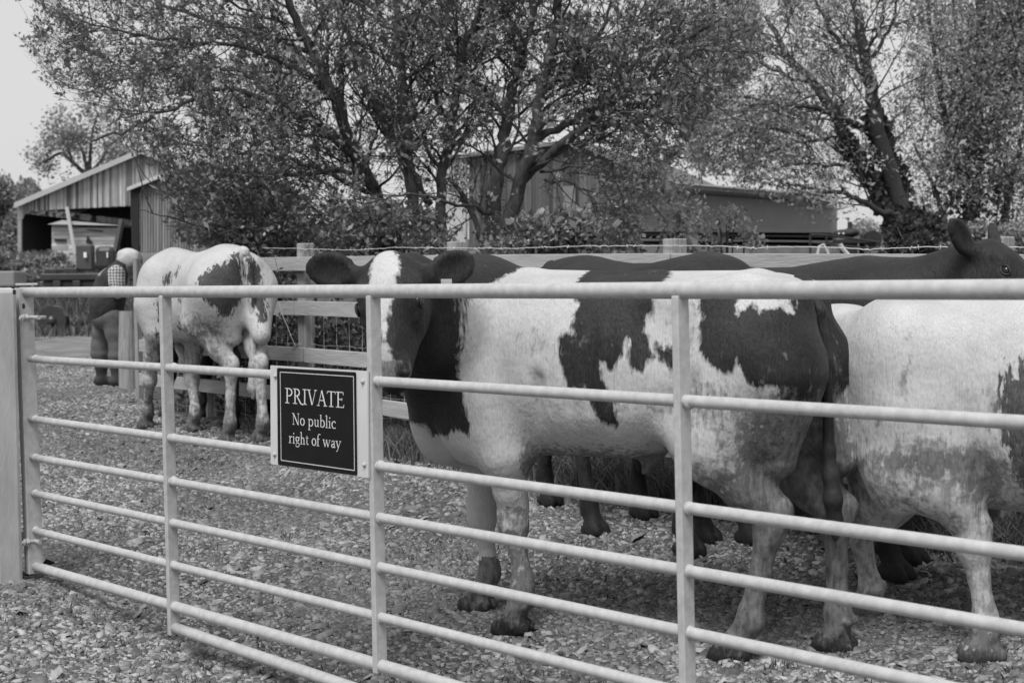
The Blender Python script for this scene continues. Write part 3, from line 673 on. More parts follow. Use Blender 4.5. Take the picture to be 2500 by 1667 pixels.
# ================================================================== FENCE
def fence_xy(px):        # point of the fence line on the vertical plane seen at column px
    q = on_plane(px, 900, np.array([FA[0], FA[1], 0]), np.array([FN[0], FN[1], 0])); return q[:2]
def FPt(px, py, off=0.0): # point on the front face plane of the fence
    return on_plane(px, py, np.array([FA[0] - FN[0] * off, FA[1] - FN[1] * off, 0]), np.array([FN[0], FN[1], 0]))
def make_fence():
    b0 = fence_xy(345); g = thing('post_and_rail_fence', 'weathered four rail wooden fence with barbed wire and netting behind the cattle', 'fence', (b0[0], b0[1], gz(*b0)))
    FD3 = np.array([FD[0], FD[1], 0]); FN3 = np.array([FN[0], FN[1], 0])
    posts = [(505, 606), (745, 594), (1115, 590), (1647, 583), (2440, 578), (3500, 572)]
    for px, py in posts:
        t = FPt(px, py, -.05); z0 = gz(t[0], t[1]) - .1; b = MB()
        b.box((t[0], t[1], (t[2] + z0) / 2), FD3 * .042, FN3 * .042, UZ * ((t[2] - z0) / 2), bev=.006); b.build('fence_post', M['post_wood'], g)
    # rails: px, py pairs of centre line on the front plane (rail 1 sits above eye level)
    def rail(pts, hh, x0, x1, th=.018):
        xs = [p[0] for p in pts]; ys = [p[1] for p in pts]
        a = FPt(xs[0], ys[0], .02); c = FPt(xs[-1], ys[-1], .02)
        b = MB(); u = (c - a); L = np.linalg.norm(u); u /= L
        # slightly bowed board with random saw marks
        n = 10; top = []
        for i in range(n):
            p = a + (c - a) * i / n; q = a + (c - a) * (i + 1) / n
        b.box((a + c) / 2, u * (L / 2), FN3 * th, np.cross(u, FN3) * hh, bev=.003)
        return b.build('rail', M['rail_wood'], g)
    H = .047
    P4 = [(505, 1), (745, 2)]
    # (x, y of the four rails) measured at the posts
    rows = [((372, 660), (650, 645)), ((650, 645), (1115, 642)), ((1115, 642), (1640, 642)), ((1644, 642), (2440, 650)), ((2444, 650), (3400, 664)),
            ((344, 757), (722, 752)), ((724, 752), (1112, 764)), ((1116, 764), (1645, 786)), ((1650, 786), (2440, 820)), ((2444, 820), (3400, 864)),
            ((344, 843), (742, 866)), ((748, 867), (1112, 897)), ((1116, 897), (1645, 940)), ((1650, 941), (2440, 1010)), ((2444, 1010), (3400, 1094)),
            ((344, 925), (742, 966)), ((748, 967), (1112, 1020)), ((1116, 1021), (1645, 1094)), ((1650, 1095), (2440, 1205))]
    for i, ((xa, ya), (xb, yb)) in enumerate(rows):
        rail([(xa, ya), (xb, yb)], H if i > 4 else .046, 0, 0)
    # barbed wire with staples and barbs
    rng = np.random.default_rng(2); wp = [(640, 605), (745, 608), (860, 611), (940, 606), (980, 604), (1115, 606), (1250, 607), (1400, 601), (1647, 600), (1760, 601), (1850, 606), (1920, 603), (2060, 605), (2110, 609), (2260, 603), (2440, 604), (2700, 604), (3400, 600)]
    wx = np.arange(640, 3400, 9.0); wy = np.interp(wx, [p[0] for p in wp], [p[1] for p in wp]) + np.cumsum(rng.normal(0, .25, len(wx))) * .0 + rng.normal(0, .6, len(wx))
    pts = [FPt(a, b_, .0) for a, b_ in zip(wx, wy)]
    b = MB(); b.tube(pts, .0019, 4)
    for i in range(2, len(pts) - 1, 1):
        p = pts[i]
        if rng.random() < (.35 if p[1] > 7 else .18):
            for s in (-1, 1): 
                d = rng.normal(0, 1, 3); d /= np.linalg.norm(d); b.tube([p - d * .010, p + d * .010], .0014, 3)
            b.ball(p, .0032, 5)
    b.build('barbed_wire', M['wire'], g)
    # stock netting on the far side of the rails
    b = MB(); a = fence_xy(352); e = fence_xy(3300); L = np.linalg.norm(e - a); n = int(L / .15)
    for i in range(n):
        q = a + (e - a) * i / n + FN * .055; z = gz(q[0], q[1]); b.tube([(q[0], q[1], z), (q[0] + rng.normal(0, .004), q[1], z + .45), (q[0], q[1], z + .80)], .0013, 3)
    for hz in (.05, .16, .28, .42, .58, .80):
        pp = []
        for i in range(0, n * 2):
            q = a + (e - a) * i / (2 * n) + FN * .055; pp.append((q[0], q[1], gz(q[0], q[1]) + hz + rng.normal(0, .004)))
        b.tube(pp, .0013, 3)
    b.build('wire_netting', M['wire'], g)
    b = MB(); b.tube([FPt(x_, y_, .045) for x_, y_ in ((681, 735), (690, 770), (703, 800), (712, 825), (722, 845), (716, 843))], .0018, 4); b.tube([FPt(x_, y_, .045) for x_, y_ in ((712, 850), (722, 843), (735, 838))], .003, 4); b.build('loose_wire', M['wire'], g)
make_fence()
def make_endposts():
    # slim sawn post at the end of the fence and round gatepost beside the man
    q = GH(341, 975); q[2] = gz(q[0], q[1]); t = P(341, 631, np.dot(q - EYE, _F)); b = MB()
    b.box((q[0], q[1], (t[2] + q[2] - .1) / 2), GD * .028, GN * .024, UZ * ((t[2] - q[2] + .1) / 2), bev=.004)
    o = b.build('end_post', M['post_wood'], None, loc=(q[0], q[1], q[2])); tag(o, 'square sawn wooden post ending the fence, right of the stooping man', 'post')
    q = GH(313, 948); q[2] = gz(q[0], q[1]); zz = np.dot(q - EYE, _F); t = P(311, 760, zz); b = MB()
    b.tube([(q[0], q[1], q[2] - .1), (q[0], q[1], q[2] + .3), (t[0], t[1], t[2])], [.085, .085, .075], 16)
    o = b.build('round_gatepost', M['post_wood'], None, loc=(q[0], q[1], q[2]), smooth=False); tag(o, 'short thick round timber post in front of the man', 'post')
make_endposts()
# ================================================================== CATTLE
def hoof(Sd, p, f, s=1.0, splay=.0):
    """two claws; p = ground point under the foot, f = toe direction (2-vector, local)"""
    f = np.array([f[0], f[1], 0.0]); f /= np.linalg.norm(f); sd = np.cross((0, 0, 1), f)
    for q in (-1, 1):
        c = p + f * .022 * s + sd * q * .024 * s + np.array([0, 0, .026 * s])
        Sd.ell(c, (.052 * s, .0255 * s, .040 * s), k=.008, X_=f + np.array([0, 0, -.35]) + sd * q * .08, Z_=(0, 0, 1))
        if q > 0: Sd.cone(p + f * .10 + np.array([0, 0, .03]), p + f * .03 + np.array([0, 0, .045]), .010, .006, .006, 'cut')
        Sd.cone(p - f * .005 + sd * q * .018 * s + np.array([0, 0, .07 * s]), p + f * .066 * s + sd * q * .022 * s + np.array([0, 0, .010]), .026 * s, .013 * s, .008)
        Sd.ell(p - f * .028 * s + sd * q * .022 * s + np.array([0, 0, .022 * s]), (.030 * s, .022 * s, .026 * s), k=.012)
        Sd.ell(p - f * .045 * s + sd * q * .024 * s + np.array([0, 0, .095 * s]), (.015, .012, .018), k=.012)     # dewclaws
def front_leg(Sd, sh, el, kn, ft, hf, toe=(1, 0), s=1.0):
    sh, el, kn, ft, hf = [np.array(q, float) for q in (sh, el, kn, ft, hf)]
    Sd.cone(sh, el, .115 * s, .085 * s, k=.07)
    m = el * .45 + kn * .55
    Sd.chain([el, m, kn + (0, 0, .05), kn - (0, 0, .02), (kn * .6 + ft * .4), ft + (0, 0, .035), ft],
             [.080 * s, .052 * s, .045 * s, .045 * s, .028 * s, .032 * s, .037 * s], k=.022)
    Sd.ell(kn + np.array([.014, 0, .005]), (.040 * s, .046 * s, .055 * s), k=.018)
    Sd.cone(ft, hf + np.array([0, 0, .055]), .037 * s, .038 * s, k=.02)
    hoof(Sd, hf, toe, s)
def hind_leg(Sd, hip, st, hk, ft, hf, toe=(1, 0), s=1.0):
    hip, st, hk, ft, hf = [np.array(q, float) for q in (hip, st, hk, ft, hf)]
    Sd.cone(hip, st, .17 * s, .12 * s, k=.09)
    ham = (hip + hk) / 2 * .5 + hip * .5 + np.array([-.10, 0, -.08])
    Sd.cone(hip + np.array([-.05, 0, -.02]), hk + np.array([-.02, 0, .20]), .14 * s, .060 * s, k=.07)
    m = st * .4 + hk * .6
    Sd.chain([st, m, hk + (.01, 0, .03)], [.11 * s, .062 * s, .050 * s], k=.05)
    Sd.cone(m + (-.05, 0, .07), hk + (-.035, 0, .02), .022 * s, .026 * s, k=.02)           # the tendon to the point of hock
    Sd.ell(hk + np.array([0, 0, -.01]), (.052 * s, .038 * s, .062 * s), k=.02); Sd.ell(hk + np.array([-.045 * s, 0, .045]), (.022, .02, .03), k=.045)
    Sd.chain([hk, hk * .5 + ft * .5, ft + (0, 0, .03), ft], [.043 * s, .030 * s, .035 * s, .039 * s], k=.022)
    Sd.cone(ft, hf + np.array([0, 0, .055]), .038 * s, .039 * s, k=.02)
    hoof(Sd, hf, toe, s)
class Head:
    def __init__(h, poll, nose, front, s=1.0, ew=.36):
        h.o = np.array(poll, float); x = np.array(nose, float) - h.o; h.len = np.linalg.norm(x); x /= h.len
        z = np.array(front, float); z = z - x * (z @ x); z /= np.linalg.norm(z); h.A = np.array([x, np.cross(z, x), z]); h.s = h.len / .46 * s; h.ew = ew
    def w(h, x, y, z): return h.o + (np.array([x, y, z]) * h.s) @ h.A
    def l(h, V): return ((V - h.o) @ h.A.T) / h.s
    def add(h, Sd, ears, k=.03):
        s = h.s; X_, Y_, Z_ = h.A
        E = lambda c, r, k=.03, op='add': Sd.ell(h.w(*c), np.array(r) * s, k=k, op=op, X_=X_, Z_=Z_)
        E((.09, 0, -.035), (.15, .105, .095), .04); E((.02, 0, .005), (.07, .075, .06), .04)
        E((.10, 0, .035), (.12, .088, .045), .04)
        Sd.cone(h.w(.12, 0, -.01), h.w(.36, 0, -.012), .083 * s, .052 * s, .04)
        Sd.cone(h.w(.18, 0, .028), h.w(.38, 0, .02), .045 * s, .034 * s, .03)
        E((.405, 0, -.015), (.055, .070, .055), .03)
        for q in (-1, 1):
            Sd.cone(h.w(.10, q * .05, -.11), h.w(.36, q * .022, -.065), .055 * s, .036 * s, .035)
            E((.13, q * .068, -.075), (.10, .036, .075), .03)
            E((.105, q * .085, .028), (.045, .030, .028), .025)      # brow
            E((.160, q * .093, .008), (.030, .022, .024), .012, 'cut')
            E((.160, q * .086, .006), (.034, .020, .028), .015)
            E((.16, q * .090, -.022), (.055, .022, .014), .02)
            E((.440, q * .044, .008), (.020, .019, .015), .008, 'cut')
            E((.415, q * .058, .015), (.030, .016, .022), .02)
        E((.41, 0, -.075), (.045, .048, .022), .015)                  # chin
        for q in (-1, 1): Sd.cone(h.w(.34, q * .062, -.055), h.w(.45, q * .03, -.062), .005 * s, .006 * s, .01, 'cut')
        for root, tip, front in ears:                               # ears in local coordinates of the animal
            root = np.array(root); tip = np.array(tip); d = tip - root; L = np.linalg.norm(d); c = root + d * .56; fr = np.array(front, float)
            Sd.cone(h.w(.03, 0.07 * np.sign((root - h.o) @ Y_), -.01), root + d * .25, .038 * s, .028 * s, .04)
            Sd.ell(root + d * .50, (L * .44, L * h.ew, .019), k=.015, X_=d, Z_=fr); Sd.ell(root + d * .74, (L * .30, L * h.ew * .66, .015), k=.02, X_=d, Z_=fr)
            Sd.ell(c + d * .02 + fr / np.linalg.norm(fr) * .020, (L * .40, L * h.ew * .7, .016), k=.008, op='cut', X_=d, Z_=fr)
    def eyes(h, fr, root, parent, m):
        for q in (-1, 1):
            c = h.w(.160, q * .096, .010); b = MB(); b.ball((0, 0, 0), .0205 * h.s, 14)
            o = b.build('eye', m, None, smooth=True); o.parent = parent; o.location = Vector(c)
            b = MB(); rr = .0225 * h.s
            for sg in (-1, 1): b.tube([(rr * (math.cos(t_)) * h.A[0] + sg * rr * .72 * math.sin(t_) * h.A[2] + h.A[1] * q * (.010 + .006 * math.sin(t_)) * h.s) for t_ in np.linspace(0, math.pi, 9)], .0042 * h.s, 5)
            b2 = b.build('eyelid', M['lid'], None, loc=(0, 0, 0), smooth=True); b2.parent = parent; b2.location = Vector(c)

def finish_cow(Sd, fr, name, label, group, heads, patchfn, dirtfn, m, tail=None, tail_r=None, tailm=None):
    """mesh in the animal's own frame, hung under an Empty at its feet"""
    me, V = Sd.mesh(name + '_body')
    root = thing(name, label, 'cow', fr.o, group); root.rotation_euler = (0, 0, fr.yaw)
    o = bpy.data.objects.new('body', me); COL.objects.link(o); me.materials.append(m); o.parent = root
    for nm, fn in (('patch', patchfn), ('dirt', dirtfn)):
        a = me.attributes.new(nm, 'FLOAT', 'POINT'); a.data.foreach_set('value', fn(V).astype(np.float32))
    for h in heads: h.eyes(fr, root, root, M['eye'])
    if tail is not None:
        t = Sdf(np.min(tail, 0) - .12, np.max(tail, 0) + .12, .008)
        t.chain([np.array(q) for q in tail], tail_r, k=.02)
        mt, Vt = t.mesh('tail'); ot = bpy.data.objects.new('tail', mt); COL.objects.link(ot); mt.materials.append(tailm or m); ot.parent = root
        for nm, fn in (('patch', patchfn), ('dirt', dirtfn)):
            a = mt.attributes.new(nm, 'FLOAT', 'POINT'); a.data.foreach_set('value', (np.full(len(Vt), .15) if (tailm and nm == 'dirt') else fn(Vt)).astype(np.float32))
    return root, me, V
def local_poly(fr, me, pts, crop=(1, 1, 0, 0), fallback_y=.22):
    """outline of a coat patch: where each sight line meets the animal's flank, in its own x,z"""
    bvh = me['_bvh'] if False else fr.bvh
    e = fr.loc(EYE); out = []
    for q0 in pts:
        px, py = q0[:2]; dz = q0[2] if len(q0) > 2 else 0
        px = px / crop[0] + crop[2]; py = py / crop[1] + crop[3]
        d = fr.A @ ray(px, py); hit = bvh.ray_cast(Vector(e), Vector(d / np.linalg.norm(d)))
        if hit[0] is not None: out.append((hit[0].x, hit[0].z + dz))
        else: q = fr.L(px, py, fallback_y); out.append((q[0], q[2] + dz))
    return out
def bvh_of(me):
    v = np.empty(len(me.vertices) * 3); me.vertices.foreach_get('co', v); return BVHTree.FromPolygons(v.reshape(-1, 3).tolist(), [tuple(p.vertices) for p in me.polygons])
def soft(V, c, r):
    d = np.linalg.norm((V - np.array(c)) / np.array(r), axis=1); return np.clip(1.3 - d, 0, 1)

M['coat'] = coat_material('holstein_coat')
M['coat_roan'] = coat_material('roan_coat', black=(.03, .085), fuzz=.035)
M['lid'] = mat('eyelid', .015, .03, rough=.6)
M['coat_tail'] = coat_material('muddy_tail', white=(.012, .035), black=(.012, .035))
M['coat_dark'] = coat_material('black_coat', black=(.012, .026))
b_ = bpy.data.materials.new('wet_eye'); b_.use_nodes = True; b_.node_tree.nodes['Principled BSDF'].inputs['Base Color'].default_value = g3(.012); b_.node_tree.nodes['Principled BSDF'].inputs['Roughness'].default_value = .08
M['eye'] = b_
GROUPN = 'young cattle standing in the yard behind the gate'

# ------------------------------------------------------------------ the big black and white animal in the middle
def main_cow():
    hn, hf_ = GH(1775, 1612), GH(2045, 1588); fn, ff = GH(1245, 1540), GH(1165, 1488)
    ax = (fn + ff) / 2 - (hn + hf_) / 2
    fr = Frame(((fn + ff) / 2 * .5 + (hn + hf_) / 2 * .5) * np.array([1, 1, 0]), ax)
    L = fr.L
    print('MAIN axis', ax, 'feet', [fr.loc(q).round(3) for q in (hn, hf_, fn, ff)], 'o', fr.o)
    x_ = lambda px, py, y=0: L(px, py, y)
    Sd = Sdf((-1.05, -.62, -.03), (1.35, 1.05, 1.55), .0125)
    st = []
    for px, t, b, w in ((1062, 830, 1060, .05), (1085, 730, 1100, .11), (1120, 690, 1125, .16), (1180, 672, 1125, .20), (1250, 668, 1120, .225), (1340, 668, 1108, .262), (1450, 670, 1112, .295), (1560, 670, 1118, .305), (1650, 670, 1095, .295), (1750, 670, 1045, .272), (1850, 672, 1035, .25), (1920, 682, 1025, .205), (1965, 700, 1000, .17), (1995, 770, 930, .09)):
        a = L(px, t); c = L(px, b); st.append((a[0], a[2], c[2], w))
    Sd.loft(st, k=.05)
    # top line, hips, shoulder, thigh muscles
    Sd.chain([L(1130, 705), L(1300, 688), L(1600, 690), L(1850, 690), L(1950, 706)], [.045, .03, .025, .03, .03], k=.05)
    for q in (-1, 1):
        Sd.ell(L(1700, 735) + np.array([0, q * .20, 0]), (.07, .05, .045), k=.09)
        Sd.ell(L(1965, 730) + np.array([0, q * .09, 0]), (.05, .05, .05), k=.08)
        Sd.ell(L(1190, 850) + np.array([0, q * .17, 0]), (.13, .075, .24), k=.10)
        Sd.ell(L(1205, 1010) + np.array([0, q * .165, 0]), (.11, .075, .16), k=.08)
        Sd.ell(L(1860, 880) + np.array([0, q * .15, 0]), (.18, .11, .27), k=.10)
    Sd.ell(L(1085, 1040), (.09, .10, .12), k=.09)                # brisket
    Sd.cone(L(1595, 1110), L(1575, 1150), .035, .014, k=.04)       # sheath
    # grooves: behind the shoulder and elbow, in front of the thigh, flank hollow, ribs
    Sd.cone(L(1312, 930, .272), L(1306, 1110, .215), .006, .014, .06, 'cut')
    Sd.cone(L(1140, 930, .28), L(1180, 1130, .26), .008, .012, .05, 'cut')
    Sd.ell(L(1655, 790, .31), (.10, .035, .09), k=.10, op='cut'); Sd.ell(L(1690, 1000, .28), (.05, .05, .12), k=.08, op='cut')
    for i in range(5): Sd.cone(L(1400 + i * 48, 800, .30), L(1385 + i * 48, 1000, .29), .007, .007, .035, 'cut')
    Sd.cone(L(1900, 900, .26), L(1890, 1080, .22), .010, .014, .06, 'cut')
    # near flank fold running down to the thigh
    Sd.cone(L(1640, 1040, .19), L(1760, 1110, .15), .035, .05, k=.07)
    z = lambda p: np.array([p[0], p[1], p[2]])
    F = lambda q: fr.loc(q)
    # near front leg (the animal's left)
    h = F(fn); h[2] -= .005
    front_leg(Sd, L(1195, 960, .15), L(1235, 1110, .155), L(1255, 1270, h[1] + .01), L(1276, 1435, h[1]), h + (0 if False else np.array([-.02, 0, 0])), toe=(1, .12), s=1.08)
    h = F(ff)
    front_leg(Sd, L(1150, 960, -.13), L(1185, 1110, -.14), L(1178, 1255, h[1] + .01), L(1195, 1400, h[1]), h + np.array([-.01, 0, 0.0]), toe=(1, -.05), s=1.08)
    h = F(hn)
    hind_leg(Sd, L(1850, 900, .15), L(1745, 1080, .17), L(1880, 1275, h[1] + .01), L(1832, 1520, h[1]), h + np.array([-.02, 0, 0]), toe=(1, .1), s=1.08)
    h = F(hf_)
    hind_leg(Sd, L(1930, 900, -.13), L(1900, 1080, -.17), L(2040, 1265, h[1]), L(2045, 1500, h[1]), h, toe=(1, -.1), s=1.08)
    # neck turning back towards the camera, and the head
    poll = fr.loc(P(955, 655, 4.60)); nose = fr.loc(P(951, 884, 4.40)); frontw = np.array([-.19, -1.0, .30])
    H = Head(poll, nose, fr.A @ frontw, 1.22)
    Sd.cone(L(1155, 760), fr.loc(P(1045, 735, 4.80)), .20, .115, k=.10)
    Sd.cone(L(1140, 900), fr.loc(P(1035, 830, 4.80)), .20, .105, k=.10)
    Sd.cone(fr.loc(P(1070, 800, 4.85)), fr.loc(P(1000, 690, 4.72)), .14, .10, k=.07)
    Sd.cone(L(1095, 980), fr.loc(P(1035, 850, 4.85)), .125, .07, k=.08)          # throat and dewlap
    Sd.cone(L(1075, 1050), fr.loc(P(1015, 935, 4.90)), .075, .04, k=.07)
    e1 = (fr.loc(P(880, 672, 4.62)), fr.loc(P(750, 652, 4.66)), fr.A @ np.array([.0, -1, -.15]))
    e2 = (fr.loc(P(1035, 690, 4.62)), fr.loc(P(1156, 632, 4.66)), fr.A @ np.array([.15, -1, -.1]))
    H.add(Sd, [e1, e2])
    me0, V0 = Sd.mesh('tmp'); fr.bvh = bvh_of(me0); bpy.data.meshes.remove(me0)
    C3 = (2.614, 2.614, 1300, 500); C2 = (2.614, 2.614, 700, 500); C7 = (2.351, 2.351, 1650, 1000)
    polys = [local_poly(fr, None, p, c) for p, c in (
        ([(358, 430, .3), (350, 425), (300, 470), (280, 600), (300, 640), (265, 700), (255, 790), (270, 840), (210, 810), (165, 850), (160, 900), (190, 1080), (230, 1170), (320, 1180), (342, 1150), (365, 1260), (440, 1380), (520, 1415), (550, 1390), (520, 1280), (490, 1190), (445, 1110), (435, 1000), (470, 1040), (520, 1060), (555, 1010), (580, 950), (590, 860), (620, 875), (622, 960), (640, 1040), (700, 1065), (740, 1010), (795, 975), (760, 900), (712, 810), (745, 720), (780, 610), (830, 490), (880, 430), (890, 430, .3)], C3),
        ([(770, 935), (800, 880), (840, 925), (890, 905), (950, 960), (940, 1050), (890, 1060), (820, 990)], C3),
        ([(1055, 560), (1300, 560), (1305, 715), (1350, 650), (1420, 645), (1450, 680), (1560, 650), (1660, 690), (1645, 560), (1960, 500), (2050, 900), (2050, 1150), (1900, 1290), (1560, 1250), (1570, 1175), (1480, 1155), (1440, 1190), (1350, 1100), (1303, 980), (1290, 1070), (1210, 1085), (1120, 1000), (1060, 920), (1075, 700)], C3))]
    neck = local_poly(fr, None, [(1150, 395), (1140, 600), (1128, 700), (1132, 850), (1110, 950), (1092, 1100), (1128, 1230), (1155, 1340), (1172, 1420), (1165, 1490), (1120, 1440), (1050, 1440), (1030, 1490), (980, 1460), (935, 1480), (880, 1400)], C2)
    polys.append(neck + [(2.0, neck[-1][1] - .05), (2.0, 1.6), (neck[0][0], 1.6)])
    def patch(V):
        p = np.full(len(V), -.4)
        for q in polys: p = np.maximum(p, pdist(V[:, 0], V[:, 2], q))
        hl = H.l(V); inh = (np.abs(hl[:, 1]) < .40) & (hl[:, 0] > -.15) & (hl[:, 0] < .56) & (hl[:, 2] > -.16) & (hl[:, 2] < .2)
        wd = np.interp(hl[:, 0], [-.05, 0, .05, .12, .16, .24, .32, .36, .38, .50], [.010, .042, .052, .048, .036, .020, .006, .014, .026, .030])
        off = np.interp(hl[:, 0], [0, .2, .4], [0, -.004, 0])
        bl = wd - np.abs(hl[:, 1] - off) ; front = hl[:, 2] > -.02
        muz = (hl[:, 0] > .37)
        hd = np.where(front & (hl[:, 0] < .5), -bl, .05)
        near = inh & (np.abs(hl[:, 1]) < .16)
        p = np.where(near, np.where(front, hd, np.maximum(p, .05)), p)
        p = np.where(inh & (hl[:, 0] < .2) & (np.abs(hl[:, 1]) >= .105), .06, p)
        return np.maximum(p, .092 - V[:, 2])
    foot = L(1700, 1200)
    def dirt(V):
        d = .22 + .0 * V[:, 0]; z = V[:, 2]; x = V[:, 0]
        d += .42 * sm(.55, .12, z) * 0 + np.interp(z, [0, .06, .10, .17, .35, .55, .75], [.1, .35, 1.1, .66, .52, .42, 0])
        for c, r, a in ((L(1985, 1150, 0), (.13, .4, .36), .9), (L(1900, 1150, .1), (.16, .3, .25), .5), (L(1270, 850, .25), (.14, .3, .05), .16), (L(1140, 960, .2), (.06, .2, .13), .75), (L(1170, 1030, .2), (.1, .2, .06), .5), (L(1400, 830, .25), (.2, .3, .06), .16), (L(1670, 830, .25), (.08, .3, .2), .30), (L(1760, 960, .25), (.08, .3, .08), .25), (L(1480, 980, .25), (.3, .3, .05), .22), (L(1800, 1000, .2), (.25, .3, .10), .38), (L(1180, 1200, .1), (.1, .3, .09), .55), (L(1190, 1390, -.1), (.12, .12, .14), .5)):
            d = d + a * soft(V, c, r)
        d = d + .42 * soft(V, L(1500, 1120), (.5, .4, .07)) + .34 * sm(-.25, -.4, x) * sm(.08, .14, z) * sm(.62, .45, z)
        hl = H.l(V); inh = (np.abs(hl[:, 1]) < .3) & (hl[:, 0] > -.12) & (hl[:, 0] < .56)
        d = np.where(inh, .15 + .6 * ((hl[:, 0] > .40) & (hl[:, 2] > -.03)), d)
        return d
    tw = [(1945, 690, .0), (1968, 705, .0), (1992, 760, .02), (2008, 880, .02), (2012, 1000, .02), (2014, 1100, .02), (2018, 1160, .02), (2024, 1215, .02), (2028, 1270, .0), (2030, 1315, 0)]
    tail = [L(a, b, c) + np.array([-.012, 0, 0]) for a, b, c in tw]
    root, me, V = finish_cow(Sd, fr, 'cow', 'big black and white cow in the middle with a white blazed face beside the sign', GROUPN, [H], patch, dirt, M['coat'], tail, [.030, .024, .019, .017, .017, .019, .023, .028, .024, .009], tailm=M['coat_tail'])
    # ear tag
    b = MB(); c = fr.loc(P(1090, 698, 4.60)); u = fr.A @ np.array([1, -.25, 0.]); b.box((0, 0, 0), u * .018, fr.A @ np.array([.25, 1, 0]) * .0015, UZ * .022, bev=.0008)
    o = b.build('ear_tag', M['bolt'], None); o.parent = root; o.location = Vector(c)
    return fr
main_cow()

def std_cow(name, label, fr, feet, ht=1.25, patch=None, dirt=None, m=None, poll=(.86, 0, 1.16), nose=(1.20, 0, .86), frontv=(.6, 0, .8), neck=True, tail=True, zg=.1, h=.0155, stn_lift=0, ear_up=.0, ears=None, fat=1.0, ear_shape=None, stn=None, ln=1.0):
    """feet: local xyz of fl, fr, hl, hr"""
    k = ht / 1.25
    Z = lambda v: zg + v * k
    Sd = Sdf((-1.0, -.5, zg - .15), (1.45, .5, zg + 1.65), h)
    st = stn or [(.68, .98, .78, .06), (.63, 1.10, .68, .13), (.54, 1.20, .62, .18), (.42, 1.245, .60, .21), (.28, 1.23, .59, .24), (.1, 1.205, .59, .27), (-.1, 1.205, .60, .285), (-.28, 1.225, .64, .275), (-.42, 1.25, .70, .255), (-.55, 1.24, .76, .22), (-.64, 1.20, .82, .165), (-.70, 1.08, .88, .08)]
    Sd.loft([(x * ln, Z(a), Z(b + stn_lift), w * fat) for x, a, b, w in st], k=.05)
    for q in (-1, 1):
        Sd.ell((-.34 * ln, q * .18 * fat, Z(1.11)), (.05, .045, .045), k=.07); Sd.ell((-.66 * ln, q * .08, Z(1.12)), (.045, .05, .05), k=.07)
        Sd.ell((.46 * ln, q * .15, Z(.92)), (.12, .08, .23), k=.10); Sd.ell((-.52 * ln, q * .14, Z(.96)), (.16, .10, .21), k=.08)
    fl, fr_, hl, hr = [np.array(q, float) for q in feet]
    for f, s in ((fl, 1), (fr_, -1)):
        sh = np.array([.46 * ln, .145 * s, Z(.86)]); el = np.array([.40 * ln, .14 * s, Z(.70)])
        kn = np.array([.5 * el[0] + .5 * f[0] + .03, .5 * el[1] + .5 * f[1], f[2] + .36 * k]); ft = np.array([f[0] - .025, f[1], f[2] + .13 * k])
        front_leg(Sd, sh, el, kn, ft, f, s=1.05)
    for f, s in ((hl, 1), (hr, -1)):
        hp = np.array([-.50 * ln, .13 * s, Z(.96)]); st_ = np.array([-.36 * ln + .3 * (f[0] + .5 * ln), .16 * s, Z(.77)])
        hk = np.array([f[0] * .8 - .50 * .2 * ln - .055, f[1], f[2] + .47 * k]); ft = np.array([f[0] - .03, f[1], f[2] + .13 * k])
        hind_leg(Sd, hp, st_, hk, ft, f, s=1.0)
    heads = []
    if neck:
        poll = np.array(poll, float); nose = np.array(nose, float); H = Head(poll, nose, frontv, ew=.28); heads = [H]
        bk = poll - (nose - poll) * .02 - np.array(frontv) * .08
        Sd.cone((.50 * ln, 0, Z(1.00)), bk + np.array([-.02, 0, .0]), .19, .095, k=.09)
        Sd.cone((.52 * ln, 0, Z(.80)), bk * .72 + nose * .0 + np.array([.5 * ln, 0, Z(.80)]) * .28 + np.array([.05, 0, -.09]), .17, .10, k=.09)
        es = ears or []
        if not es:
            for q in (-1, 1):
                rt = H.w(.02, q * .085, -.01); tp = rt + H.A[1] * q * .17 + H.A[0] * -.02 + np.array([0, 0, ear_up]); es.append((rt, tp, H.A[0] * .7 + H.A[2] * .7))
        H.add(Sd, es)
    Sd.ell((-.69 * ln, 0, Z(1.19)), (.05, .035, .04), k=.06)
    tl = [(-.69 * ln, 0, Z(1.20)), (-.745 * ln, 0, Z(1.12)), (-.76 * ln, .0, Z(.95)), (-.755 * ln, 0.01, Z(.70)), (-.75 * ln, .01, Z(.52)), (-.75 * ln, .01, Z(.36)), (-.75 * ln, .01, Z(.28))] if tail is True else tail
    r, me, V = finish_cow(Sd, fr, name, label, GROUPN, heads, patch or (lambda V: np.full(len(V), .3)), dirt or (lambda V: np.full(len(V), .1)), m or M['coat_dark'], tl, [.03, .024, .020, .018, .028, .034, .012] if tl is not None else None)
    return r, me, V
def frame_from(fl, fr_, hl, hr):
    fc, hc = (fl + fr_) / 2, (hl + hr) / 2; f = Frame(((fc + hc) / 2) * np.array([1, 1, 0]), fc - hc)
    return f, np.linalg.norm((fc - hc)[:2]), [f.loc(q) for q in (fl, fr_, hl, hr)]

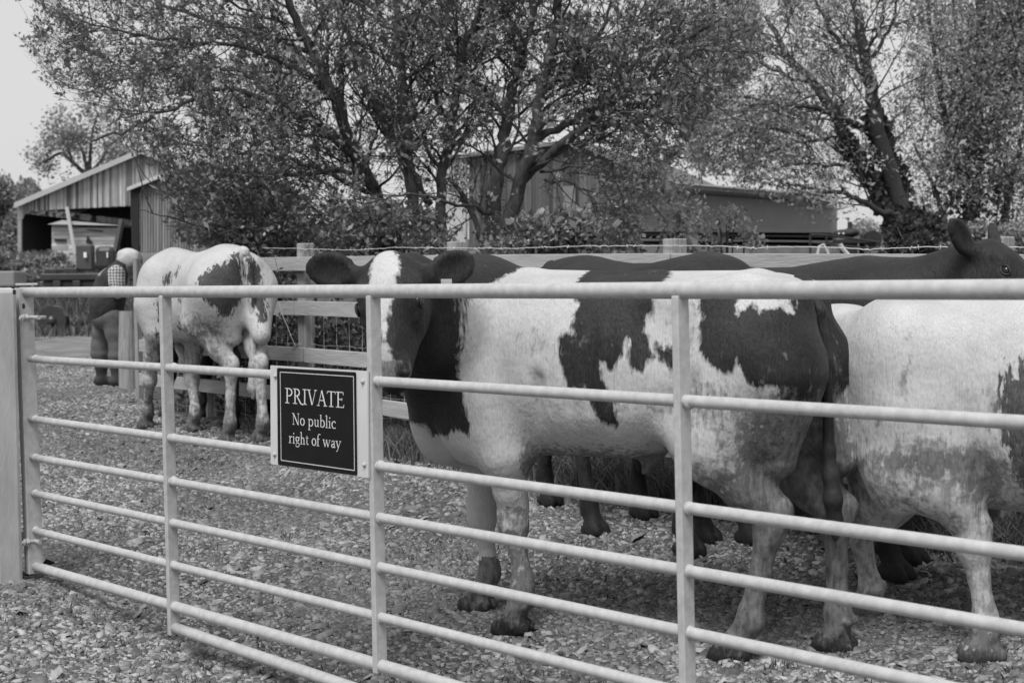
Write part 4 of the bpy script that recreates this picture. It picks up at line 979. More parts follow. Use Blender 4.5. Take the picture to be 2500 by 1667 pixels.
# ------------------------------------------------------------------ white cow seen from behind on the left
def left_cow():
    hl_, hr_, fl_, fr2 = GH(557, 1083), GH(636, 1082), GH(358, 1046), GH(473, 1056)
    fr, D, feet = frame_from(fl_, fr2, hl_, hr_); a_ = fr.yaw + R(1); fr = Frame(fr.o + np.array([-.02, .0, 0]), (math.cos(a_), math.sin(a_))); feet = [fr.loc(q) for q in (fl_, fr2, hl_, hr_)]
    print('LEFT', D, [q.round(2) for q in feet], fr.o)
    zg = feet[2][2]
    Lc = lambda px, py, y=.2: fr.L(px, py, y)
    C = 2.8
    vd = fr.A @ np.array([-.17, .985, 0]); ax_ = np.array([vd[1], -vd[0], 0]); e_ = fr.loc(EYE)       # markings laid out across the hindquarters
    def mk(pts):
        out = []
        for px, py in pts:
            q = on_plane(px / C + 330, py / C + 560, fr.wor((-.45, 0, .8)), np.array([-.17, .985, 0])); q = fr.loc(q); out.append((q @ ax_, q[2]))
        return out
    PL = [mk(p) for p in ([(425, 370), (470, 300), (560, 250), (640, 228), (672, 165), (690, 170), (720, 220), (738, 260), (735, 470), (700, 520), (640, 605), (600, 600), (590, 570), (530, 520), (480, 480), (440, 400)],
        [(765, 190), (810, 200), (850, 270), (870, 380), (900, 500), (895, 620), (850, 640), (835, 560), (790, 510), (778, 400)],
        [(160, 350), (185, 300), (215, 290), (225, 320), (200, 370), (165, 380)], [(245, 310), (270, 260), (290, 265), (270, 320)], [(150, 490), (175, 480), (180, 600), (165, 640), (150, 580)],
        [(105, 480), (118, 480), (140, 620), (125, 640)], [(285, 480), (310, 480), (300, 520)], [(275, 650), (300, 650), (298, 690), (275, 690)], [(100, 690), (110, 690), (112, 760), (98, 760)], [(110, 800), (200, 780), (200, 1060), (150, 1090), (105, 1060)])]
    def patch(V):
        u = V @ ax_; p = np.full(len(V), -.4)
        for q in PL: p = np.maximum(p, pdist(u, V[:, 2], q))
        return np.maximum(p, .085 - (V[:, 2] - zg))
    def dirt(V):
        z = V[:, 2] - zg; d = .18 + np.interp(z, [0, .08, .16, .3, .6, .9], [1.3, 1.1, .55, .36, .32, 0])
        return d + .35 * soft(V, (-.35, .25, zg + .72), (.3, .2, .14)) + .3 * soft(V, (0, .2, zg + .55), (.4, .4, .12))
    std_cow('cow', 'white cow with dark spots seen from behind, left of the sign', fr, feet, ht=1.27, patch=patch, dirt=dirt, m=M['coat_roan'], zg=zg, h=.0145, stn_lift=.03, ln=.80, fat=.72,
            poll=(.66, -.16, zg + .80), nose=(.70, -.30, zg + .42), frontv=(1, 0, .3), tail=[(-.54, 0, zg + 1.22), (-.59, -.01, zg + 1.14), (-.61, -.02, zg + .95), (-.60, -.03, zg + .70), (-.60, -.03, zg + .50), (-.59, -.03, zg + .36), (-.59, -.03, zg + .30)])
left_cow()

# ------------------------------------------------------------------ dark cow behind it
def back_left():
    o = P(525, 900, 10.10); d = np.array([-FD[0], -FD[1], 0]); fr = Frame(np.array([o[0], o[1], 0]), d); zg = gz(o[0], o[1])
    feet = [(.5, .13, zg), (.44, -.13, zg), (-.5, .14, zg), (-.42, -.14, zg)]
    # shorter animal, head up at its far end
    std_cow('cow', 'dark cow standing mostly hidden behind the spotted white cow, only its ear showing', fr, feet, ht=1.20, zg=zg, h=.02, ln=.74, poll=(.62, .02, zg + 1.10), nose=(.80, .16, zg + .76))
back_left()

# ------------------------------------------------------------------ two dark cows beyond the big one
def dark_a():
    hl_, hr_ = GH(1340, 1232), GH(1450, 1305)     # far and near hind feet; it faces right so its left side is far
    hc = (hl_ + hr_) / 2
    d = np.array([FD[0], FD[1], 0]); d = d / np.linalg.norm(d)
    fr = Frame(np.array([hc[0] + d[0] * .48, hc[1] + d[1] * .48, 0]), d)
    zg = hc[2]; print('A', hc, [fr.loc(q).round(2) for q in (hl_, hr_)], fdist(hl_[0], hl_[1]))
    feet = [(.46, .13, zg), (.36, -.13, zg - .03), fr.loc(hl_), fr.loc(hr_)]
    std_cow('cow', 'dark cow behind the big one, its back the left of two dark humps', fr, feet, ht=1.22, zg=zg - .03, h=.017, ln=.86, poll=(.72, -.1, zg + .95), nose=(.98, -.2, zg + .62))
dark_a()
def dark_b():
    hl_, hr_ = GH(1568, 1262), GH(1720, 1322); f1, f2 = GH(2215, 1372), GH(2180, 1412)
    fr, D, feet = frame_from(f1, f2, hl_, hr_)
    print('B', D, [q.round(2) for q in feet], fr.o)
    zg = min(q[2] for q in feet)
    hd = lambda px, py, z: fr.loc(P(px, py, z))
    zc = np.dot((f1 + f2) / 2 - EYE, _F) - .05
    poll = hd(2405, 622, zc - .12); nose = hd(2600, 800, zc - .35)
    up = fr.A @ np.array([.75, -.30, .75])
    e1 = (hd(2372, 625, zc - .18), hd(2322, 536, zc - .26), fr.A @ np.array([.6, -1, .0])); e2 = (hd(2425, 600, zc - .02), hd(2432, 558, zc + .14), fr.A @ np.array([1, -.2, .4]))
    ln = max(D / 1.02, 1.0) * .92
    std_cow('cow', 'dark cow at the right with its head and upright ear above the top rail', fr, feet, ht=1.18, zg=zg, h=.0145, ln=ln, poll=poll, nose=nose, frontv=up, ears=[e1, e2])
dark_b()

# ------------------------------------------------------------------ white cow at the right edge
def right_cow():
    near, far = GH(2405, 1612), GH(2118, 1502)
    d = np.array([1.0, -.55, 0]); d = -d                       # faces left and a little away
    mid = (near + far) / 2; print('RIGHT feet', near, far)
    u = -d / np.linalg.norm(d)
    o = mid + u * .42; fr = Frame(np.array([o[0], o[1], 0]), d); zg = 0.0; L = fr.L
    print('local', fr.loc(near), fr.loc(far))
    nl, fl = fr.loc(near), fr.loc(far)
    Sd = Sdf((-1.15, -.6, -.05), (1.2, .65, 1.45), .0135)
    top = lambda px, py: L(px, py)[2]
    st = [(.66, .98, .62, .06), (.60, 1.10, .50, .14), (.52, 1.155, .44, .20), (.40, 1.165, .42, .245), (.25, 1.165, .44, .275), (.05, 1.17, .43, .30), (-.15, 1.17, .43, .31), (-.35, 1.18, .46, .30), (-.55, 1.20, .54, .27), (-.7, 1.18, .62, .22), (-.80, 1.12, .7, .15), (-.85, 1.0, .8, .06)]
    Sd.loft([(a, b + .0, c + .05, w * .95) for a, b, c, w in st], k=.05)
    for a_, b_2 in (((.33, .28, 1.08), (.22, .27, .55)), ((.52, .2, 1.02), (.40, .25, .74)), ((.10, .31, 1.02), (-.05, .30, .62))): Sd.cone(a_, b_2, .006, .008, .08, 'cut')
    for q in (-1, 1):
        Sd.ell((.44, q * .17, .86), (.15, .09, .25), k=.1); Sd.ell((.46, q * .18, .62), (.11, .08, .15), k=.08)
        Sd.ell((-.62, q * .16, .85), (.18, .11, .25), k=.1); Sd.ell((-.45, q * .2, 1.10), (.06, .05, .05), k=.08)
    Sd.ell((.56, 0, .50), (.10, .09, .12), k=.08)
    # far foreleg forward, near foreleg back under the chest with a bent knee
    front_leg(Sd, (.50, -.14, .78), (.50, -.15, .60), (fl[0] + .03, fl[1] * .8 - .03, .38), (fl[0] - .01, fl[1], .14), fl, toe=(1, 0), s=1.12)
    Sd.cone((.46, .20, .62), (nl[0] + .06, nl[1] * .6 + .10, .50), .075, .055, .05)
    front_leg(Sd, (.40, .16, .78), (.30, .18, .58), (nl[0] + .03, nl[1] * .6 + .08, .40), (nl[0], nl[1], .14), nl, toe=(1, .3), s=1.12)
    hind_leg(Sd, (-.60, .16, .88), (-.46, .18, .64), (-.70, .16, .44), (-.66, .16, .14), (-.62, .16, 0.0), s=1.08)
    hind_leg(Sd, (-.60, -.16, .88), (-.50, -.18, .64), (-.80, -.16, .46), (-.78, -.16, .14), (-.74, -.16, 0.02), s=1.08)
    # neck reaching left behind the big animal
    poll = fr.loc(P(1935, 800, 5.22)); nose = fr.loc(P(1880, 960, 5.30))
    Sd.cone((.50, 0, .93), fr.loc(P(2060, 845, 5.05)), .20, .135, k=.09); Sd.cone(fr.loc(P(2060, 845, 5.05)), poll, .135, .09, k=.07)
    Sd.cone((.55, 0, .72), fr.loc(P(2060, 900, 5.05)), .16, .11, k=.09)
    H = Head(poll, nose, fr.A @ np.array([-.9, -.1, .4]))
    H.add(Sd, [(H.w(.02, q * .085, -.01), H.w(0, q * .24, -.02), H.A[2]) for q in (-1, 1)])
    me0, V0 = Sd.mesh('tmp'); fr.bvh = bvh_of(me0); bpy.data.meshes.remove(me0)
    pl = local_poly(fr, None, [(2440, 890), (2455, 880), (2475, 905), (2500, 870), (2600, 860), (2600, 1250), (2490, 1200), (2440, 1090), (2430, 1000), (2438, 930)])
    p2 = local_poly(fr, None, [(2035, 800), (2050, 815), (2062, 860), (2055, 920), (2035, 930), (2020, 870)])
    def patch(V):
        p = np.maximum(pdist(V[:, 0], V[:, 2], pl), pdist(V[:, 0], V[:, 2], p2)) - .012
        return np.maximum(p, .095 - V[:, 2])
    def dirt(V):
        z = V[:, 2]; d = .12 + np.interp(z, [0, .06, .10, .17, .35, .55, .8, 1.0], [.1, .3, 1.0, .46, .36, .45, 0.2, .05])
        for c, r, a in ((fr.L(2210, 890, .28), (.022, .3, .11), .50), (fr.L(2160, 1010, .2), (.03, .3, .07), .35), (fr.L(2300, 1120, .2), (.25, .3, .07), .5), (fr.L(2390, 1170, .2), (.06, .3, .08), .4), (fr.L(2420, 980, .28), (.03, .3, .08), .4)):
            d = d + a * soft(V, c, r)
        return d
    finish_cow(Sd, fr, 'cow', 'pale cow cut off by the right edge of the photo, nearest the gate', GROUPN, [H], patch, dirt, M['coat_roan'],
               [(-.83, 0, 1.14), (-.89, 0, 1.05), (-.90, 0, .85), (-.90, 0, .6), (-.90, 0, .45), (-.90, 0, .3), (-.9, 0, .25)], [.03, .026, .022, .02, .03, .034, .012])
right_cow()
# ================================================================== MAN
def make_man():
    f1, f2 = GH(255, 938), GH(285, 944); o = (f1 + f2) / 2; zc = float(np.dot(o - EYE, _F))
    fr = Frame(np.array([o[0], o[1], 0]), (1, .25, 0)); L = fr.L; zg = gz(o[0], o[1]); mp = zc / F_PX
    root = thing('person', 'white haired man in a dark gilet and checked shirt stooping at a post', 'person', (o[0], o[1], zg)); root.rotation_euler = (0, 0, fr.yaw)
    base = np.array([0, 0, zg])
    def put(Sd, name, m):
        me, V = Sd.mesh(name); v = V - base; me.vertices.foreach_set('co', v.astype(np.float32).ravel()); me.update()
        ob = bpy.data.objects.new(name, me); COL.objects.link(ob); me.materials.append(m); ob.parent = root; return ob
    def new(h=.012):
        return Sdf((-.6, -.5, zg - .1), (.7, .5, zg + 1.8), h)
    pel, ch, nk = L(262, 765), L(276, 690), L(300, 650)
    head = L(321, 640)
    kn = {1: L(288, 850, -.10), -1: L(244, 845, .10)}
    # y negative = camera side (the man faces right)
    hips = {1: L(274, 775, -.09), -1: L(254, 775, .09)}; ank = {1: L(285, 925, -.10), -1: L(248, 920, .10)}
    for k_ in ank: ank[k_][2] = zg + .09
    sh = {1: L(284, 668, -.19), -1: L(284, 668, .19)}; elb = {1: L(287, 712, -.24), -1: L(300, 712, .2)}; wr = {1: L(322, 706, -.10), -1: L(322, 702, .06)}
    b = new(.010)
    b.chain([pel, ch, nk], [.13, .14, .06], .08); b.cone(nk, L(314, 645), .055, .055, .03)
    hd = fr.A @ np.array([0, 0, 0.]) 
    b.ell(head, (.105, .078, .125), k=.03, X_=(.85, 0, -.35), Z_=(.3, 0, 1)); b.ell(head + np.array([.07, 0, -.075]), (.06, .055, .06), k=.03)
    b.ell(head + np.array([.118, 0, -.04]), (.026, .014, .018), k=.01)          # nose
    for q in (-1, 1):
        b.ell(head + np.array([-.01, q * .078, -.02]), (.022, .010, .034), k=.008)
        b.ell(head + np.array([.095, q * .032, -.012]), (.012, .014, .010), k=.008, op='cut')
        k_ = -1 if q > 0 else 1
        b.chain([sh[k_], elb[k_], wr[k_]], [.055, .042, .028], .04)
        w = wr[k_]; u = (L(334, 706, w[1] * .5) - w); u /= np.linalg.norm(u)
        b.ell(w + u * .045, (.045, .038, .018), k=.015, X_=u, Z_=(0, 0, 1))
        sdv = np.cross((0, 0, 1), u)
        for i, lf in enumerate((.07, .08, .075, .06)):
            r0 = w + u * .08 + sdv * (i - 1.5) * .019; b.chain([r0, r0 + u * lf * .5 - np.array([0, 0, .01]), r0 + u * lf * .75 - np.array([0, 0, .035])], [.0095, .009, .0075], .006)
        r0 = w + u * .03 + sdv * .035 * q; b.chain([r0, r0 + u * .03 + sdv * q * .02, r0 + u * .06 + sdv * q * .015 - np.array([0, 0, .01])], [.011, .010, .008], .006)
        b.chain([hips[k_], kn[k_], ank[k_]], [.085, .06, .042], .05)
        b.cone(ank[k_], ank[k_] + np.array([.14, 0, -.05]), .04, .03, .03)
    put(b, 'body', M['skin'])
    c = new(.012)
    c.chain([L(260, 772), L(263, 730), L(273, 694), L(288, 666)], [.145, .150, .140, .10], .08)
    for q in (-1, 1): c.ell(ch + np.array([.02, q * .10, .04]), (.10, .10, .10), k=.06); c.ell(L(260, 748) + np.array([0, q * .07, 0]), (.14, .11, .15), k=.06)
    c.cone(L(296, 652), L(303, 648), .082, .075, .02)
    put(c, 'gilet', M['gilet'])
    for k_ in (1, -1):
        c = new(.012); c.chain([sh[k_], sh[k_] * .5 + elb[k_] * .5, elb[k_], elb[k_] * .4 + wr[k_] * .6], [.082, .072, .062, .047], .03); put(c, 'shirt_sleeve', M['check'])
    c = new(.012)
    c.ell(L(262, 775), (.15, .17, .13), k=.05)
    for k_ in (1, -1):
        c.chain([hips[k_], kn[k_] * .5 + hips[k_] * .5, kn[k_], kn[k_] * .7 + ank[k_] * .3], [.108, .092, .080, .086], .03)
        kk = kn[k_] * .75 + ank[k_] * .25; c.ell(kk, (.09, .085, .035), k=.03)
    put(c, 'trousers', M['trouser'])
    c = new(.010)
    for k_ in (1, -1):
        a = ank[k_]; c.chain([kn[k_] * .75 + a * .25, a + (0, 0, .10), a], [.070, .058, .052], .03)
        f = a + np.array([0, 0, -.04]); c.ell(f + np.array([.09, 0, -.005]), (.14, .050, .048), k=.04); c.ell(f + np.array([-.02, 0, -.01]), (.06, .045, .045), k=.03)
    put(c, 'wellington_boots', M['boot'])
    c = new(.010)
    c.ell(head + np.array([-.022, 0, .030]), (.115, .090, .105), k=.02, X_=(.9, 0, -.35), Z_=(.3, 0, 1)); c.ell(head + np.array([.10, 0, -.06]), (.09, .12, .09), k=.01, op='cut')
    for i in range(16): a = i * 2.4; c.ell(head + np.array([-.03 + .07 * math.cos(a), .06 * math.sin(a), .055 + .03 * math.sin(i * 1.7)]), (.035, .03, .03), k=.015)
    put(c, 'hair', M['hair'])
M['skin'] = mat('skin', .20, .27, rough=.55, scale=20)
M['gilet'] = mat('quilted_gilet', .022, .045, rough=.8, scale=12, bump=.5, bscale=25)
M['trouser'] = mat('work_trousers', .08, .14, rough=.9, scale=8, bump=.5, bscale=14)
M['boot'] = mat('rubber_boot', .03, .06, rough=.4, scale=8)
M['hair'] = mat('white_hair', .60, .75, rough=.7, scale=90, bump=.5)
def check_mat():
    m = bpy.data.materials.new('checked_shirt'); m.use_nodes = True; nt = m.node_tree; b = nt.nodes['Principled BSDF']; b.inputs['Roughness'].default_value = .9
    t = N(nt, 'ShaderNodeTexCoord'); vals = []
    for ax in (0, 2):
        mpn = N(nt, 'ShaderNodeMapping'); nt.links.new(t.outputs['Object'], mpn.inputs[0])
        wv = N(nt, 'ShaderNodeTexWave', Scale=11, Distortion=2.5); wv.bands_direction = 'X' if ax == 0 else 'Z'; nt.links.new(mpn.outputs[0], wv.inputs[0]); vals.append(wv.outputs['Fac'])
    a = N(nt, 'ShaderNodeMath', operation='MAXIMUM'); nt.links.new(vals[0], a.inputs[0]); nt.links.new(vals[1], a.inputs[1])
    r = N(nt, 'ShaderNodeMapRange'); r.inputs[1].default_value = .70; r.inputs[2].default_value = .85; r.inputs[3].default_value = .07; r.inputs[4].default_value = .55; nt.links.new(a.outputs[0], r.inputs[0]); nt.links.new(r.outputs[0], b.inputs['Base Color']); return m
M['check'] = check_mat()
make_man()

# ================================================================== BUILDINGS AND THINGS BEYOND
def tone_mat(name, lo, hi, streak=(3, 3, .3), rough=.85, metal=0):
    m = bpy.data.materials.new(name); m.use_nodes = True; nt = m.node_tree; b = nt.nodes['Principled BSDF']; b.inputs['Roughness'].default_value = rough
    at = N(nt, 'ShaderNodeAttribute', attribute_name='tone'); t = N(nt, 'ShaderNodeTexCoord'); mpn = N(nt, 'ShaderNodeMapping'); mpn.inputs['Scale'].default_value = streak
    nz = N(nt, 'ShaderNodeTexNoise', Scale=3, Detail=8, Roughness=.7); nt.links.new(t.outputs['Object'], mpn.inputs[0]); nt.links.new(mpn.outputs[0], nz.inputs[0])
    r = N(nt, 'ShaderNodeMapRange'); r.inputs[3].default_value = lo; r.inputs[4].default_value = hi; nt.links.new(at.outputs['Fac'], r.inputs[0])
    r2 = N(nt, 'ShaderNodeMapRange'); r2.inputs[1].default_value = .3; r2.inputs[2].default_value = .7; r2.inputs[3].default_value = .6; r2.inputs[4].default_value = 1.2; nt.links.new(nz.outputs['Fac'], r2.inputs[0])
    mu = N(nt, 'ShaderNodeMath', operation='MULTIPLY'); nt.links.new(r.outputs[0], mu.inputs[0]); nt.links.new(r2.outputs[0], mu.inputs[1]); nt.links.new(mu.outputs[0], b.inputs['Base Color'])
    return m
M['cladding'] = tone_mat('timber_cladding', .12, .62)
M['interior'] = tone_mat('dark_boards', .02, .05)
M['fascia'] = mat('pale_verge', .42, .52, scale=.8)
M['roof'] = mat('fibre_cement_roof', .22, .36, scale=.8)
M['corr'] = tone_mat('corrugated_sheet', .14, .30)
M['oldwood'] = tone_mat('old_dark_boards', .05, .16)
M['corrplain'] = mat('faded_board', .16, .24)
M['roofdark'] = mat('dark_roof', .08, .13, scale=.8)
M['shack'] = tone_mat('pale_boards', .34, .62, streak=(.3, .3, 3))
M['block'] = mat('block_plinth', .16, .30, scale=2)
M['greywall'] = mat('grey_sheet_wall', .19, .22, scale=1.5, rough=.75)
M['darkgap'] = mat('gap_shade', .012, .02)  # near-black colour standing in for the shade inside openings
M['conc'] = mat('concrete', .25, .36, scale=1.2)
M['plastic'] = mat('black_plastic', .03, .045, rough=.35, scale=4)
M['plastic2'] = mat('charcoal_plastic', .055, .075, rough=.5, scale=4)
M['label'] = mat('white_label', .75)
M['steel_dark'] = mat('painted_steel', .018, .035, rough=.6, scale=5)
def planks(name, parent, m, pl, x0, x1, top, bot, w, rng, thick=.03, jit=.0, ridge=0):
    """vertical boards in the plane pl(px,py)->world between px x0..x1; top/bot are px->py"""
    b = MB(); tones = []
    x = x0
    n0 = np.cross(pl(x1, 600) - pl(x0, 600), UZ); n0 /= np.linalg.norm(n0)
    while x < x1 - .2:
        xe = min(x + w * rng.uniform(.8, 1.2), x1); g = w * .05
        off = n0 * (rng.uniform(0, 1) * thick * .6 if not ridge else (thick if int(round((x - x0) / w)) % 2 else 0))
        a, c = x + g, xe - g
        q = [pl(a, bot(a) + rng.uniform(0, jit)), pl(c, bot(c) + rng.uniform(0, jit)), pl(c, top(c)), pl(a, top(a))]
        V = [p + off for p in q] + [p + off - n0 * thick for p in q]
        b.add(V, [(0, 1, 2, 3), (7, 6, 5, 4), (0, 4, 5, 1), (1, 5, 6, 2), (2, 6, 7, 3), (3, 7, 4, 0)]); tones += [rng.random()] * 6
        x = xe
    me = b.mesh(name); at = me.attributes.new('tone', 'FLOAT', 'FACE'); at.data.foreach_set('value', tones)
    return link(name, me, m, parent)
def slab(name, parent, m, corners, th):
    c = [np.array(q) for q in corners]; n = np.cross(c[1] - c[0], c[2] - c[0]); n /= np.linalg.norm(n)
    b = MB(); k = len(c); b.add(c + [q - n * th for q in c], [tuple(range(k)), tuple(range(k, 2 * k))[::-1]] + [(i, k + i, k + (i + 1) % k, (i + 1) % k) for i in range(k)])
    me = b.mesh(name); bm = bmesh.new(); bm.from_mesh(me); bmesh.ops.recalc_face_normals(bm, faces=bm.faces); bm.to_mesh(me); bm.free()
    return link(name, me, m, parent)
def vplane(x0, z0, x1, z1):
    a = P(x0, 700, z0); c = P(x1, 700, z1); d = c - a; d[2] = 0; n = np.array([d[1], -d[0], 0]); n /= np.linalg.norm(n)
    return (lambda px, py, off=0: on_plane(px, py, a - n * off, n)), n * (1 if n[1] < 0 else -1)
def big_barn():
    rng = np.random.default_rng(21); pl, n = vplane(36, 70, 700, 74); back = np.array([.10, 1, 0]) * 18
    c = pl(200, 620); g = thing('timber_barn', 'large old open fronted barn with a boarded gable end at the far left', 'barn', (c[0], c[1], c[2]))
    top = lambda x: np.interp(x, [36, 345, 700], [507, 376, 520]); 
    bot = lambda x: np.interp(x, [36, 59, 60, 78, 320, 322, 700], [536, 534, 524, 514, 502, 600, 600])
    planks('gable_cladding', g, M['cladding'], pl, 42, 690, top, bot, 4.4, rng, .05, 1.5)
    # verge boards
    for a, c_ in (((34, 497), (345, 364)), ((345, 364), (705, 512))):
        slab('verge_board', g, M['fascia'], [pl(a[0], a[1], -.3), pl(c_[0], c_[1], -.3), pl(c_[0], c_[1] + 12, -.3), pl(a[0], a[1] + 12, -.3)], .12)
        slab('roof_slope', g, M['roof'], [pl(a[0], a[1] - 2, -.3), pl(c_[0], c_[1] - 2, -.3), pl(c_[0], c_[1] - 2, -.3) + back, pl(a[0], a[1] - 2, -.3) + back], .15)
    b = MB(); a = pl(49, 534); e = pl(49, 640); b.box((a + e) / 2, (.09, 0, 0), (0, .09, 0), (a - e) / 2); b.build('corner_post', M['post_wood'], g)
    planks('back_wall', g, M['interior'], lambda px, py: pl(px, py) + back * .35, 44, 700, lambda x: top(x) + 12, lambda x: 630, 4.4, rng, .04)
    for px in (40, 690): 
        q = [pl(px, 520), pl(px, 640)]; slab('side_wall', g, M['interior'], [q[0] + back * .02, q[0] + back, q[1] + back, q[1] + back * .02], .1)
big_barn()
def near_shed():
    rng = np.random.default_rng(22); pl, n = vplane(325, 46, 660, 44); back = np.array([-.05, 1, 0]) * 9
    c = pl(480, 640); g = thing('corrugated_shed', 'shed clad in upright corrugated sheets on a block base, behind the man', 'shed', (c[0], c[1], gz(c[0], c[1])))
    top = lambda x: np.interp(x, [325, 500, 700], [462, 392, 470])
    planks('sheet_wall', g, M['corr'], pl, 342, 700, top, lambda x: 616, 3.4, rng, .035, ridge=1)
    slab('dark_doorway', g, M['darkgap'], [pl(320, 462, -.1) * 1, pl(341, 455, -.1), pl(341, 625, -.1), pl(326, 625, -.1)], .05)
    slab('plinth', g, M['block'], [pl(338, 617, -.12), pl(700, 617, -.12), pl(700, 660, -.12), pl(338, 660, -.12)], .3)
    for a, c_ in (((314, 458), (500, 384)), ((500, 384), (705, 464))):
        slab('verge_board', g, M['fascia'], [pl(a[0], a[1], -.25), pl(c_[0], c_[1], -.25), pl(c_[0], c_[1] + 9, -.25), pl(a[0], a[1] + 9, -.25)], .08)
        slab('roof_slope', g, M['roof'], [pl(a[0], a[1] - 1, -.25), pl(c_[0], c_[1] - 1, -.25), pl(c_[0], c_[1] - 1, -.25) + back, pl(a[0], a[1] - 1, -.25) + back], .1)
    slab('side_wall', g, M['corr'], [pl(342, 462) + back * .01, pl(342, 462) + back, pl(342, 650) + back, pl(342, 650) + back * .01], .08)
near_shed()
def shack():
    rng = np.random.default_rng(23); pl, n = vplane(125, 54, 300, 53); back = np.array([0, 3.0, 0])
    c = pl(210, 620); g = thing('board_shack', 'pale tumbledown board hut in front of the open barn', 'hut', tuple(c))
    def rows(x0, x1, y0, y1, k, lean=0):
        b = MB(); tn = []; h = (y1 - y0) / k
        for i in range(k):
            a, e = y0 + i * h, y0 + (i + 1) * h - .6; o = -.05 * rng.random()
            q = [pl(x0 + lean * i, e, o), pl(x1 + lean * i + rng.uniform(-1, 1), e, o), pl(x1 + lean * i, a, o), pl(x0 + lean * i, a, o)]
            b.add(q + [p - n * -.04 for p in q], [(0, 1, 2, 3), (7, 6, 5, 4), (0, 4, 5, 1), (1, 5, 6, 2), (2, 6, 7, 3), (3, 7, 4, 0)]); tn += [rng.random()] * 6
        me = b.mesh('wall_boards'); at = me.attributes.new('tone', 'FLOAT', 'FACE'); at.data.foreach_set('value', tn); return link('wall_boards', me, M['shack'], g)
    rows(128, 170, 546, 640, 10); rows(170, 292, 556, 640, 8); rows(250, 292, 560, 640, 9, -.8)
    slab('window_gap', g, M['darkgap'], [pl(134, 583, -.12), pl(162, 583, -.12), pl(162, 590, -.12), pl(134, 590, -.12)], .02)
    slab('window_gap', g, M['darkgap'], [pl(213, 560, -.12), pl(252, 563, -.12), pl(250, 566, -.12), pl(213, 562, -.12)], .02)
    slab('torn_panel', g, M['darkgap'], [pl(214, 576, -.12), pl(228, 594, -.12), pl(210, 594, -.12)], .02)
    slab('roof', g, M['fascia'], [pl(119, 548, -.3), pl(155, 538, -.3), pl(304, 551, -.3), pl(304, 551, -.3) + back, pl(155, 538, -.3) + back, pl(119, 548, -.3) + back], .08)
    slab('side_wall', g, M['interior'], [pl(128, 548), pl(128, 548) + back, pl(128, 640) + back, pl(128, 640)], .06)
    b = MB(); b.tube([pl(163, 506, -.5), pl(184, 622, -.6)], .07, 6); o = b.build('leaning_pole', M['fascia'], None); tag(o, 'long pale pole leaning against the board hut', 'pole')
    b = MB(); b.tube([pl(298, 538, -.5), pl(280, 625, -1.2)], .12, 6); o = b.build('dark_plank', M['steel_dark'], None); tag(o, 'dark plank propped against the right end of the board hut', 'plank')
shack()
def centre_barn():
    rng = np.random.default_rng(24); pl, n = vplane(1080, 44, 1620, 38); back = np.array([.4, 1, 0]) * 10
    c = pl(1350, 620); g = thing('dark_barn', 'dark boarded barn with a pale end panel seen through the middle of the tree', 'barn', (c[0], c[1], gz(c[0], c[1])))
    slab('pale_panel', g, M['fascia'], [pl(1083, 396, -.05), pl(1142, 388, -.05), pl(1142, 640, -.05), pl(1083, 640, -.05)], .1)
    top = lambda x: np.interp(x, [1142, 1400, 1620], [380, 352, 444])
    planks('boarded_wall', g, M['oldwood'], pl, 1145, 1610, top, lambda x: 640, 9, rng, .04)
    for a, c_ in (((1080, 384), (1400, 340)), ((1400, 340), (1625, 440))):
        slab('verge_board', g, M['greywall'], [pl(a[0], a[1], -.2), pl(c_[0], c_[1], -.2), pl(c_[0], c_[1] + 9, -.2), pl(a[0], a[1] + 9, -.2)], .06)
        slab('roof_slope', g, M['roofdark'], [pl(a[0], a[1], -.2), pl(c_[0], c_[1], -.2), pl(c_[0], c_[1], -.2) + back, pl(a[0], a[1], -.2) + back], .1)
    slab('window_board', g, M['corrplain'], [pl(1375, 455, -.08), pl(1405, 454, -.08), pl(1405, 524, -.08), pl(1375, 526, -.08)], .02)
centre_barn()
